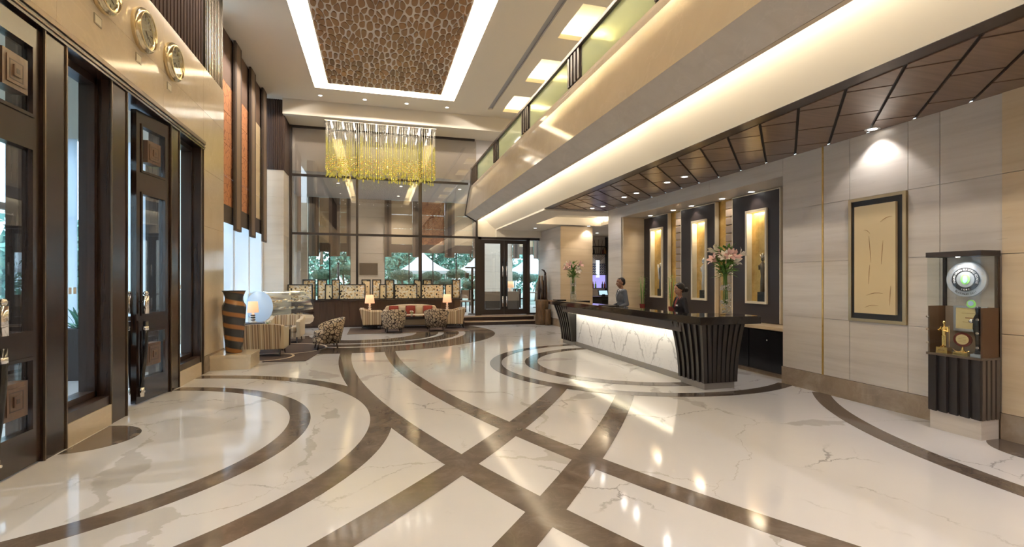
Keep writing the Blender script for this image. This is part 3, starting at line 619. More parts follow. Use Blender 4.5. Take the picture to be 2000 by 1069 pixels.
blind('window_blind', 'terracotta patterned blind panel partly hidden by the clock wall', 11.75, 13.47, 3.0, -3.42, 'orange', 'blind panels')
blind('window_blind', 'terracotta patterned blind panel between two brown strips', 13.71, 15.03, 3.04, -3.42, 'orange', 'blind panels')
blind('window_blind', 'beige blind panel nearest the far column', 15.28, 16.57, 3.06, -3.42, 'beige', 'blind panels')
# ================================================================ FAR LEFT COLUMN
t = thing('column', 'square column of cream tiles below and dark timber above, left of the glass wall', 'column', (-3.25, 17.75, 0))
b = MB(); b.box(-3.63, -2.92, 17.23, 18.2, 0, 7.5); b.build('core', 'tile_cream', t)
zz = [0, .62, 1.24, 1.86, 2.48, 3.10, 3.72, 4.34, 5.22]
for i in range(len(zz)-1):
    b = MB(); b.box(-3.64, -2.90, 17.21, 18.15, zz[i]+.002, zz[i+1]-.002); b.build('tile_course', 'tile_cream', t)
b = MB(); b.box(-3.65, -2.89, 17.20, 18.15, 5.22, 7.5); b.build('timber_casing', 'wood_panel', t)
rv = MB(); rv.box(-.02, .02, -.02, 0, 0, 2.28); rm = rv.mesh('wood_panel')
for i in range(12): inst('timber_rib', rm, t, (-3.62+i*.064+3.25, 17.2-17.75, 5.22))
for i in range(13): inst('timber_rib', rm, t, (-2.89+3.25, 17.25+i*.07-17.75, 5.22), PI/2)
# ================================================================ GLASS WALL at the back
t = thing('wall_back', 'tall dark-framed glass wall between lobby and restaurant', 'glass wall', (1.5, GY, 0), kind='structure')
for x0, x1, z0, z1 in ((-2.89, -2.80, 0, 7), (-.70, -.62, .96, 7), (1.50, 1.62, .96, 7), (3.66, 3.72, 3.3, 3.95), (3.62, 3.74, 0, 3.3)):
    b = MB(); b.box(x0, x1, GY-.05, GY+.05, z0, z1); b.build('mullion', 'mullion', t)
for z0, z1, xe in ((3.22, 3.30, 3.7), (5.25, 5.33, 3.35), (6.93, 7.0, 3.6), (0, .1, 3.7)):
    b = MB(); b.box(-2.8, xe, GY-.045, GY+.045, z0, z1); b.build('transom', 'mullion', t)
for x0, x1 in ((-2.80, -.70), (-.62, 1.50), (1.62, 3.66)):
    for z0, z1 in ((.9, 3.22), (3.30, 5.25), (5.33, 6.93)):
        b = MB(); b.box(x0, x1, GY-.008, GY+.008, z0, z1); b.build('glass_pane', 'glass_dark', t)
# dark trim where the balcony meets the glass
b = MB()
pp = [(3.48, 5.9), (3.45, 5.25), (3.40, 5.05), (3.235, 4.10), (3.62, 3.885), (3.68, 3.885)]
for p, q in zip(pp[:-1], pp[1:]): b.tube([(p[0]-.02, GY-.08, p[1]), (q[0]-.02, GY-.08, q[1])], .022, 6, smooth=False)
b.build('balcony_trim', 'mullion', t)
b = MB(); b.box(3.70, 4.42, GY-.04, GY+.04, 3.30, 4.2); b.build('bulkhead', 'plaster_beam', t)
b = MB(); b.box(4.40, 7.0, GY-.25, GY+.04, 3.29, 3.55); b.build('lintel', 'plaster_beam', t)
# low timber wall with ledge
t = thing('low_wall', 'low dark timber-clad wall carrying the decorative screens', 'low wall', (0, 17.95, 0))
b = MB(); b.box(-2.85, 3.0, 17.87, 18.13, 0, .90); b.build('core', 'wood_dark', t)
for i in range(24):
    b = MB(); b.box(-2.85+i*.244+.003, -2.85+(i+1)*.244-.003, 17.85, 17.87, .06, .89); b.build('board', 'wood_panel', t)
b = MB(); b.box(-2.86, 3.05, 17.82, 18.15, .90, .955); b.build('ledge', 'wood_dark', t, bevel=.006)
# ---- decorative framed screens on the ledge
SC = [(562,611,0,1),(591,616.6,1,0),(620,639,1,0),(634.5,650,0,2),(647.5,664,1,0),(662,714,0,1),(706,724,1,2),(727,744.5,1,0),(740.6,755,0,2),(752,770,1,0),(770,815,0,1),(808,823,1,2),(826,843,1,0),(822,866.5,0,1),(869,883.5,0,2),(883,899,1,0)]
def pxX(u, Y):
    th = math.atan2(265., 949.); s, c = math.sin(th), math.cos(th); a = (u-1000)/949.; return Y*(s+a*c)/(c-a*s)
ORD = ['first', 'second', 'third', 'fourth', 'fifth', 'sixth', 'seventh', 'eighth']
kt = [0, 0]
for u0, u1, tall, st in SC:
    Y = 18.04 if tall else 17.90; x0, x1 = pxX(u0, Y), pxX(u1, Y); z1 = 1.665 if tall else 1.50
    lab = '%s shell-inlaid screen in a black frame, %s from the left on the ledge' % ('taller rear' if tall else 'lower front', ORD[kt[tall]] if kt[tall] < 8 else 'ninth'); kt[tall] += 1
    t = thing('decorative_screen', lab, 'screen', ((x0+x1)/2, Y, .955), group='framed screens on the low wall')
    fw = .035; b = MB(); d_ = .03
    b.box(x0, x0+fw, Y-d_, Y+d_, .955, z1); b.box(x1-fw, x1, Y-d_, Y+d_, .955, z1); b.box(x0+fw, x1-fw, Y-d_, Y+d_, z1-fw, z1); b.box(x0+fw, x1-fw, Y-d_, Y+d_, .955, .955+fw); b.build('frame', 'lamp_black', t)
    b = MB(); b.box(x0+fw, x1-fw, Y-.008, Y+.008, .99, z1-fw); b.build('shell_panel', 'screen_leaf' if st == 2 else 'screen_shell', t)
    if st == 1:
        for xa, xb in ((x0+fw, x0+fw+.12), (x1-fw-.3, x1-fw-.18)): b = MB(); b.box(xa, xb, Y-.012, Y-.008, .99, z1-fw); b.build('leaf_strip', 'screen_leaf', t)
# ================================================================ STEPS AND DOUBLE DOOR to the restaurant
t = thing('steps', 'two dark timber steps with pale nosings before the glass doors', 'steps', (4.6, 17.7, 0))
for i, (y0, z1, x0, x1) in enumerate(((17.30, .15, 3.06, 6.0), (17.66, .30, 3.06, 5.8))):
    b = MB(); b.box(x0, x1, y0, 18.12, z1-.15 if i == 0 else .15, z1-.03); s_ = b.build('riser', 'wood_dark', t)
    b = MB(); b.box(x0-.01, x1+.01, y0-.03, 18.12, z1-.03, z1); b.build('tread', 'wood_brown', s_)
    b = MB(); b.box(x0-.01, x1+.01, y0-.034, y0-.028, z1-.03, z1+.001); b.build('nosing', 'marble_fascia', s_)
D = thing('door_3', 'dark framed double glass door with long bar handles to the restaurant', 'door', (4.7, 18.25, .30), kind='structure')
b = MB()
for x0, x1 in ((3.74, 3.86), (5.68, 5.80), (6.56, 6.66)): b.box(x0, x1, 18.15, 18.33, .30, 3.28)
b.box(3.74, 6.66, 18.15, 18.33, 3.20, 3.29); b.box(5.80, 6.56, 18.18, 18.30, .30, .36); b.build('frame', 'mullion', D)
b = MB(); b.box(5.80, 6.56, 18.235, 18.245, .36, 3.20); b.build('side_pane', 'glass', D)
for sgn, x0, x1 in ((1, 3.86, 4.765), (-1, 4.775, 5.68)):
    b = MB(); y0, y1 = 18.21, 18.27
    b.box(x0, x0+.14, y0, y1, .31, 3.19); b.box(x1-.14, x1, y0, y1, .31, 3.19); b.box(x0+.14, x1-.14, y0, y1, 3.05, 3.19); b.box(x0+.14, x1-.14, y0, y1, .31, .52); L = b.build('leaf', 'mullion', D)
    b = MB(); b.box(x0+.14, x1-.14, 18.235, 18.245, .52, 3.05); b.build('glass_pane', 'glass', L)
    hx = x1-.07 if sgn > 0 else x0+.07
    b = MB(); b.tube([(hx, 18.13, .55), (hx, 18.13, 2.35)], .018, 10); h = b.build('bar_handle', 'black_gloss', L)
    b = MB()
    for za, zb in ((.62, 1.02), (1.78, 2.18)): b.tube([(hx, 18.13, za), (hx, 18.13, zb)], .024, 12)
    for z in (.7, 2.1): b.tube([(hx, 18.13, z), (hx, 18.215, z)], .012, 8)
    b.build('steel_grip', 'chrome', h)
# right-hand cream column; yellow lamplight put into the front slab colour, side left grey
t = thing('column', 'square cream stone column between the restaurant doors and the bar', 'column', (6.8, 17.0, 0))
b = MB(); b.box(6.23, 7.4, 15.93, 18.4, 0, 3.55); b.build('core', 'travertine', t)
for z0, z1 in ((.27, 1.09), (1.09, 1.92), (1.92, 2.75), (2.75, 3.54)):
    b = MB(); b.box(6.21, 7.42, 15.90, 15.93, z0+.002, z1-.002); b.build('front_slab', 'travertine_warm', t)
    b = MB(); b.box(6.20, 6.23, 15.93, 18.15, z0+.002, z1-.002); b.build('side_slab', 'travertine', t)
b = MB(); b.box(6.19, 7.43, 15.88, 18.15, 0, .27); b.build('base', 'marble_base', t)
spot((6.8, 15.2, 3.5), 16, 80, .6, WARM2, (6.8, 15.95, 1.6))
# carved wooden sculpture beside the doors
t = thing('carved_sculpture', 'tall carved dark wooden sculpture of upright sticks beside the glass doors', 'sculpture', (5.9, 17.0, 0))
b = MB(); b.lathe([(.24, 0), (.27, .05), (.25, .2), (.23, .5), (.25, .85), (.21, .93)], 14, (5.9, 17.0, 0)); b.build('trunk', 'wood_carved', t)
for k in range(11):
    a = k*2.4; r = .06+.13*random.random(); x, y = 5.9+r*math.cos(a), 17.0+r*math.sin(a); h = random.uniform(1.55, 1.85)
    b = MB(); b.tube([(x, y, .9), (x+random.uniform(-.03, .03), y, 1.3), (x+random.uniform(-.05, .05), y, h)], [.045, .05, .035], 7); b.build('stick', 'wood_carved' if k % 2 else 'wood_dark', t)
b = MB(); b.tube([(6.0, 17, 1.6), (6.03, 17, 1.9), (5.97, 17, 2.0), (5.88, 17, 2.03)], [.05, .04, .03, .02], 8); b.build('curved_horn', 'wood_dark', t)
b = MB(); b.lathe([(.11, 0), (.13, .1), (.11, .5), (.12, .58)], 12, (6.02, 16.70, 0)); b.build('side_stump', 'wood_carved', t)
# ================================================================ RECEPTION COUNTER
CT = thing('reception_counter', 'long reception counter with black top, white marble front and ribbed ends', 'counter', (4.9, 9.1, 0))
TOP = 1.115
b = MB(); b.prism([(4.45, 5.95), (5.50, 5.95), (5.50, 6.62), (4.82, 6.72), (4.82, 11.55), (5.35, 11.62), (5.35, 12.32), (4.45, 12.32)], 'z', 1.0, TOP); b.build('countertop', 'granite_black', CT, bevel=.006)
b = MB(); b.box(4.58, 4.80, 6.6, 11.6, .84, 1.0); P('apron_brown', (.10, .078, .062), .4); b.build('apron', 'apron_brown', CT)
b = MB(); b.box(4.84, 4.90, 6.85, 11.35, .10, .98); b.build('front_panel', 'marble_panel', CT)
b = MB(); b.box(4.82, 4.92, 6.85, 11.35, 0, .10); b.build('plinth', 'plinth_grey', CT)
b = MB(); b.box(4.62, 4.80, 6.9, 11.3, .832, .842); b.build('led_strip', 'led', CT)
area((4.72, 7.95, .83), (.35, 0, -1), 2.1, .04, 3, WARM); area((4.72, 10.3, .83), (.35, 0, -1), 2.1, .04, 3, WARM)
b = MB(); b.box(4.82, 5.25, 6.72, 11.55, .93, .965); b.build('staff_worktop', 'wood_dark', CT)
b = MB(); b.box(4.92, 5.2, 6.9, 11.35, 0, .93); b.build('staff_cabinets', 'panel_black', CT)
def flare(z): return .16*max(0, (z-.1)/.9)**1.8
def endblock(y0, y1, sy, nfx, nfy):
    """tapered block whose ribs sweep outwards at the top; sy=-1 flares towards the viewer"""
    x0, x1 = 4.71, 5.30; N = 10; zs = [.10+.90*i/N for i in range(N+1)]
    e = MB(); e.box(x0+.03, x1-.03, y0+.03, y1-.03, 0, .12); eo = e.build('end_plinth', 'plinth_grey', CT)
    b = MB(); P_ = []
    for z in zs:
        f = flare(z)-.03; ya, yb = (y0-f, y1) if sy < 0 else (y0, y1+f)
        P_ += [(x0-f, ya, z), (x1, ya, z), (x1, yb, z), (x0-f, yb, z)]
    b.add(P_, [(4*i+k, 4*i+(k+1) % 4, 4*i+4+(k+1) % 4, 4*i+4+k) for i in range(N) for k in range(4)]+[(0, 1, 2, 3), (4*N, 4*N+1, 4*N+2, 4*N+3)]); b.build('end_core', 'black_gap', CT)
    def fin(path_in, path_out, wv):
        m = MB(); V = []
        for (a, c_) in zip(path_in, path_out):
            a, c_, w = Vector(a), Vector(c_), Vector(wv); V += [a-w, a+w, c_+w, c_-w]
        n_ = len(path_in)-1
        m.add(V, [(4*i+k, 4*i+(k+1) % 4, 4*i+4+(k+1) % 4, 4*i+4+k) for i in range(n_) for k in range(4)]+[(0, 1, 2, 3), (4*n_, 4*n_+1, 4*n_+2, 4*n_+3)]); m.build('rib', 'wood_rib', CT)
    for i in range(nfx):                        # ribs on the lobby side
        t_ = i/(nfx-1)
        def yy(z):
            f = flare(z); a, c_ = (y0-f, y1) if sy < 0 else (y0, y1+f); return a+.03+(c_-a-.06)*t_
        fin([(x0-flare(z)+.04, yy(z), z) for z in zs], [(x0-flare(z), yy(z), z) for z in zs], (0, .027, 0))
    for i in range(nfy):                        # ribs on the end
        t_ = i/(nfy-1)
        def xx(z): a = x0-flare(z); return a+.03+(x1-a-.06)*t_
        ye = lambda z: (y0-flare(z)) if sy < 0 else (y1+flare(z))
        fin([(xx(z), ye(z)-sy*.04, z) for z in zs], [(xx(z), ye(z), z) for z in zs], (.031, 0, 0))
endblock(6.21, 6.86, -1, 6, 8)
endblock(11.32, 12.02, 1, 6, 6)
# small things on the counter
for nm, x0, x1, y0, y1, lab in (('document_folder', 4.52, 4.78, 11.85, 12.15, 'flat black leather folder at the far end of the counter'), ('document_folder', 4.50, 4.74, 8.9, 9.35, 'flat black leather folder in front of the man in grey')):
    b = MB(); b.box(x0, x1, y0, y1, TOP, TOP+.018); o = tag(b.build(nm, 'black_gloss'), lab, 'folder', 'leather folders')
t = thing('computer_keyboard', 'slim dark keyboard on the staff worktop beside the woman', 'keyboard', (5.02, 7.25, .965)); b = MB(); b.box(-.07, .07, -.2, .2, 0, .02); inst('base', b.mesh('lamp_black'), t)
for r in range(3):
    b = MB(); b.box(-.055+r*.037, -.055+r*.037+.03, -.19, .19, .02, .026); inst('key_row', b.mesh('screen_dark'), t)
# ================================================================ NICHE behind the reception
NX = 7.02
t = thing('niche_panelling', 'gold, leather and dark timber panelling lining the reception niche', 'wall panel', (7.0, 9, 0))
b = MB(); b.box(NX, 7.05, 6.33, 11.64, .84, 3.31); b.build('gold_backing', 'gold_leaf', t)
PAN = [(10.50, 11.62), (8.77, 9.95), (7.05, 8.23)]
for k, (y0, y1) in enumerate(PAN):
    ya, yb = ((10.70, 11.27), (9.02, 9.54), (7.32, 7.86))[k]
    b = MB(); b.box(NX-.10, NX, y0, ya, .86, 3.28); b.box(NX-.10, NX, yb, y1, .86, 3.28); b.box(NX-.10, NX, ya, yb, .86, 1.20); b.box(NX-.10, NX, ya, yb, 2.98, 3.28); p = b.build('dark_panel', 'panel_black', t)
    b = MB(); b.box(NX-.11, NX-.02, y0-.02, y0, .86, 3.30); b.box(NX-.11, NX-.02, y1, y1+.02, .86, 3.30); b.box(NX-.11, NX-.02, y0, y1, 3.28, 3.30); b.build('cream_edge', 'frame_cream', p)
for (y0, y1) in ((9.98, 10.24), (8.26, 8.50)):
    for i in range(14):
        z0 = .90+i*.17; b = MB(); b.box(NX-.06, NX, y0, y1, z0+.006, z0+.164); b.build('leather_pad', 'leather', t, bevel=.018)
b = MB(); b.box(NX-.06, NX, 6.34, 7.02, .86, 3.30); b.build('side_panel', 'travertine', t)
b = MB(); b.box(6.3, NX, 11.60, 11.648, .27, 3.31); b.build('reveal', 'travertine_warm', t)
t = thing('back_counter', 'low black cabinet run along the reception niche', 'cabinet', (6.7, 9, 0))
b = MB(); b.box(6.46, 7.0, 6.34, 11.58, .08, .80); b.build('body', 'wood_dark', t); b = MB(); b.box(6.50, 7.0, 6.34, 11.58, 0, .08); b.build('plinth', 'marble_base', t)
b = MB(); b.box(6.42, 7.0, 6.34, 11.58, .80, .85); b.build('top', 'travertine_warm', t)
for i in range(6):
    y0 = 6.4+i*.865; b = MB(); b.box(6.44, 6.46, y0, y0+.845, .10, .78); dr = b.build('cabinet_door', 'black_gloss', t)
    b = MB(); b.sphere((6.425, y0+.42, .62), .014, 8, 6); b.build('knob', 'chrome', dr)
# ---- lit display windows with a figure each
FIG = ['slim grey robed figurine holding a white scroll', 'dark armoured figurine with a silver helmet', 'bronze figurine with feathered headdress']
for k, (ya, yb) in enumerate(((10.70, 11.27), (9.02, 9.54), (7.32, 7.86))):
    pos = ('farthest', 'middle', 'nearest')[k]
    t = thing('display_case', '%s of three tall gold-lined display cases in cream frames' % pos, 'display case', (NX-.1, (ya+yb)/2, 1.2), group='display cases in the reception niche')
    x1 = NX-.002; z0, z1 = 1.20, 2.98; fw = .045; xf = NX-.135
    b = MB(); b.box(xf, x1, ya, ya+fw, z0, z1); b.box(xf, x1, yb-fw, yb, z0, z1); b.box(xf, x1, ya+fw, yb-fw, z1-fw, z1); b.box(xf, x1, ya+fw, yb-fw, z0, z0+fw); b.build('frame', 'frame_cream', t)
    b = MB(); b.box(x1-.012, x1-.001, ya+fw, yb-fw, z0+fw, z1-fw); b.build('gold_back', 'gold_leaf', t)
    b = MB(); b.box(xf+.004, xf+.008, ya+fw, yb-fw, z0+fw, z1-fw); b.build('glass_front', 'glass_case', t)
    spot((x1-.05, (ya+yb)/2, z1-fw-.01), 5, 120, .8, WARM)
    area((x1-.05, (ya+yb)/2, z1-fw-.006), (0, 0, -1), .35, .04, 3.5, WARM)
    cy = ya+.17; cx = x1-.06
    f = thing('figurine', '%s inside the %s display case' % (FIG[k], pos), 'figurine', (cx, cy, z0+fw), group='figurines in the display cases')
    b = MB(); b.box(-.04, .04, -.09, .09, 0, .18); inst('pedestal', b.mesh('lamp_black'), f)
    b = MB(); b.lathe([(.045, .18), (.042, .35), (.032, .48), (.046, .62), (.05, .70), (.02, .735), (.018, .75)], 12); inst('robe', b.mesh(['suit_grey', 'stone_grey', 'bronze'][k]), f)
    b = MB(); b.sphere((0, 0, .795), (.032, .032, .045), 12, 8); inst('head', b.mesh(['ceramic', 'chrome', 'bronze'][k]), f)
    b = MB(); b.tube([(0, -.055, .69), (-.01, -.085, .58), (-.03, -.05, .50)], [.017, .016, .012], 7); b.tube([(0, .055, .69), (-.01, .08, .60), (-.03, .06, .68)], [.017, .016, .012], 7); inst('arms', b.mesh(['suit_grey', 'stone_grey', 'bronze'][k]), f)
    if k == 0: b = MB(); b.tube([(-.03, .03, .42), (-.035, .07, .80)], .014, 8); inst('scroll', b.mesh('white_paint'), f)
    if k == 1: b = MB(); b.lathe([(.04, .81), (.03, .85), (.004, .90)], 12); inst('helmet', b.mesh('silver'), f)
    if k == 2:
        for q in range(7):
            a = -1.2+q*.4; b = MB(); b.tube([(0, .02*math.sin(a), .82), (0, .09*math.sin(a), .82+.09*math.cos(a))], [.010, .004], 5); inst('feather', b.mesh('ceramic' if q % 2 else 'bronze'), f)
for y in (11.1, 10.1, 9.4, 8.4, 7.6): 
    downlight(6.80, y, 3.31, 'tiny downlight in the niche head, %s from the far end' % {11.1: 'first', 10.1: 'second', 9.4: 'third', 8.4: 'fourth', 7.6: 'fifth'}[y], 'niche downlights', 9, 110, WARM2)
# slim plants in the niche
for y, lab in ((11.35, 'slim potted bamboo at the far end of the reception niche'), (10.05, 'slim potted bamboo between the dark panels behind the woman')):
    t = thing('potted_plant', lab, 'plant', (6.72, y, .85), group='bamboo plants in the niche')
    b = MB(); b.lathe([(.06, 0), (.075, .16), (.07, .17), (.06, .16)], 14); inst('pot', b.mesh('plaque_red'), t)
    for k in range(4): b = MB(); b.tube([(.02*math.cos(k*1.6), .02*math.sin(k*1.6), .12), (.05*math.cos(k*1.6), .05*math.sin(k*1.6), .55), (.08*math.cos(k*1.6), .08*math.sin(k*1.6), .85)], [.008, .007, .003], 5); inst('cane', b.mesh('leaf'), t)
    b = MB()
    for k in range(80):
        z = random.uniform(.35, .9); a = random.uniform(0, 2*PI); r = .03+.05*z; L = random.uniform(.06, .12); c0 = Vector((r*math.cos(a), r*math.sin(a), z)); d_ = Vector((math.cos(a), math.sin(a), random.uniform(-.4, .6))); sd = Vector((-math.sin(a), math.cos(a), 0))*.009
        b.add([c0, c0+d_*L*.4+sd, c0+d_*L, c0+d_*L*.4-sd], [(0, 1, 2, 3)])
    inst('foliage', b.mesh('leaf_light'), t)
# ---- vases of lilies on the counter
def lily_vase(loc, lab, vh, vr, fh, nl, nf, seed):
    rnd = random.Random(seed); t = thing('flower_vase', lab, 'flower vase', loc, group='lily vases on the counter')
    b = MB(); b.lathe([(vr*.98, 0), (vr, .01), (vr, vh), (vr-.006, vh), (vr-.006, .02), (.001, .02)], 24, caps=True); inst('vase', b.mesh('glass_case'), t)
    b = MB()
    for k in range(170):
        r = (vr-.02)*math.sqrt(rnd.random()); a = rnd.uniform(0, 2*PI); z = rnd.choice([rnd.uniform(.03, .19*vh/.62+.04), rnd.uniform(.36, .44)*vh/.62]); s = rnd.uniform(.009, .015)
        b.sphere((r*math.cos(a), r*math.sin(a), z), (s, s, s*.7), 6, 4)
    o = inst('pebble_filling', b.mesh('pebbles'), t); o['kind'] = 'stuff'
    b = MB()
    for k in range(24):
        a = rnd.uniform(0, 2*PI); r = rnd.uniform(0, vr*.6); r2_ = rnd.uniform(.02, .14); z2 = vh+rnd.uniform(.02, .18)
        b.tube([(r*math.cos(a), r*math.sin(a), .25*vh), (r*.7*math.cos(a+.5), r*.7*math.sin(a+.5), vh*.9), (r2_*math.cos(a), r2_*math.sin(a), z2)], .004, 5)
    inst('stems', b.mesh('leaf'), t)
    b = MB()
    for k in range(nl):
        a = rnd.uniform(0, 2*PI); z = vh+rnd.uniform(-.04, fh*.9); r = rnd.uniform(.01, .09); L = rnd.uniform(.10, .19); e = rnd.uniform(-.3, 1.2)
        c0 = Vector((r*math.cos(a), r*math.sin(a), z)); d_ = Vector((math.cos(a)*math.cos(e), math.sin(a)*math.cos(e), math.sin(e))); sd = Vector((-math.sin(a), math.cos(a), 0))*.026
        b.add([c0, c0+d_*L*.45+sd, c0+d_*L-Vector((0, 0, .02)), c0+d_*L*.45-sd], [(0, 1, 2, 3)])
    o = inst('leaves', b.mesh('leaf'), t); o['kind'] = 'stuff'
    for k in range(nf):
        a = 2*PI*k/nf+rnd.uniform(-.3, .3); z = vh+fh*rnd.uniform(.25, .75); r = rnd.uniform(.09, .19); e = rnd.uniform(.1, .8)
        ax = Vector((math.cos(a)*math.cos(e), math.sin(a)*math.cos(e), math.sin(e))); u = ax.orthogonal().normalized(); w = ax.cross(u); c0 = Vector((r*math.cos(a), r*math.sin(a), z)); b = MB()
        for q in range(6):
            t_ = q*PI/3+.3*(q % 2); ra = u*math.cos(t_)+w*math.sin(t_); sd = ax.cross(ra)
            pts = [c0, c0+ax*.06+ra*.028, c0+ax*.105+ra*.065, c0+ax*.115+ra*.105]; wd = (.005, .022, .026, .004)
            b.add([p+sd*x for p, x in zip(pts, wd)]+[p-sd*x for p, x in zip(pts, wd)], [(i, i+1, i+5, i+4) for i in range(3)], True)
        lo = inst('lily', b.mesh('petal' if k % 3 else 'petal_white'), t)
        b = MB(); b.tube([c0+ax*.02, c0+ax*.10], .004, 5); inst('stamen', b.mesh('rust'), lo)
lily_vase((5.16, 6.30, TOP), 'tall glass vase of pink lilies at the near end of the counter', .64, .088, .42, 150, 10, 3)
lily_vase((5.02, 11.95, TOP), 'tall glass vase of pink lilies at the far end of the counter', .64, .082, .36, 120, 8, 5)
# ================================================================ PEOPLE
def body_mesh(prims, voxel, mats, override=None, smooth=3):
    """join tapered capsules and ellipsoids into one continuous skin and colour it by the nearest one"""
    b = MB()
    for p in prims:
        if p[0] == 'c':
            _, a, c_, ra, rb, m = p; a, c_ = Vector(a), Vector(c_); L = (c_-a); d_ = L.normalized()
            path, rad = [], []
            for k in range(6): t_ = k/6*PI/2; path.append(a-d_*ra*math.cos(t_)); rad.append(max(ra*math.sin(t_), ra*.06))
            for k in range(7): t_ = k/6*PI/2; path.append(c_+d_*rb*math.sin(t_)); rad.append(max(rb*math.cos(t_), rb*.06))
            b.tube(path, rad, 14)
        else: b.sphere(p[1], p[2], 18, 12)
    me = bpy.data.meshes.new('tmp'); me.from_pydata(b.v, [], b.f)
    bm = bmesh.new(); bm.from_mesh(me); bmesh.ops.recalc_face_normals(bm, faces=bm.faces); bm.to_mesh(me); bm.free()
    o = bpy.data.objects.new('tmp', me); COL.objects.link(o)
    r = o.modifiers.new('r', 'REMESH'); r.mode = 'VOXEL'; r.voxel_size = voxel
    s = o.modifiers.new('s', 'SMOOTH'); s.iterations = smooth; s.factor = .5
    dg = bpy.context.evaluated_depsgraph_get(); dg.update()
    out = bpy.data.meshes.new_from_object(o.evaluated_get(dg)); bpy.data.objects.remove(o, do_unlink=True)
    n_ = len(out.polygons); C = np.zeros(n_*3); out.polygons.foreach_get('center', C); C = C.reshape(-1, 3)
    D_ = []
    for p in prims:
        if p[0] == 'c':
            a, c_ = np.array(p[1], float), np.array(p[2], float); ab = c_-a; t_ = np.clip(((C-a)@ab)/(ab@ab), 0, 1)
            D_.append(np.linalg.norm(C-a-t_[:, None]*ab, axis=1)-(p[3]+(p[4]-p[3])*t_))
        else:
            q = (C-np.array(p[1]))/np.array(p[2]); D_.append((np.linalg.norm(q, axis=1)-1)*min(p[2]))
    idx = np.argmin(np.array(D_), axis=0); mi = np.array([p[-1] for p in prims])[idx].astype(np.int32)
    if override: mi = override(C, mi)
    out.materials.clear()
    for m in mats: out.materials.append(M[m])
    out.polygons.foreach_set('material_index', mi.astype(np.int32)); out.polygons.foreach_set('use_smooth', np.ones(n_, dtype=bool)); out.update()
    return out
def hand(w, dirv, side, m):
    """palm, four unequal fingers with a knuckle bend and a thumb leaving the side of the palm"""
    w = Vector(w); f = Vector(dirv).normalized(); s = Vector((0, 0, 1)).cross(f).normalized()*side; dn = Vector((0, 0, -1)); P_ = []
    pc = w+f*.085
    P_.append(('c', tuple(w+f*.01), tuple(pc-s*.016), .024, .022, m)); P_.append(('c', tuple(w+f*.02+s*.012), tuple(pc+s*.018), .022, .020, m))
    for i, (L, o_) in enumerate(((.070, .030), (.080, .010), (.074, -.010), (.058, -.030))):
        a = pc+s*o_; k = a+f*L*.5+dn*.006; e = k+f*L*.42+dn*.022
        P_.append(('c', tuple(a), tuple(k), .0095, .009, m)); P_.append(('c', tuple(k), tuple(e), .009, .0075, m))
    a = w+f*.035+s*.030; k = a+f*.035+s*.025+dn*.004; P_.append(('c', tuple(a), tuple(k), .013, .0105, m)); P_.append(('c', tuple(k), tuple(k+f*.03+s*.004+dn*.006), .010, .008, m))
    return P_
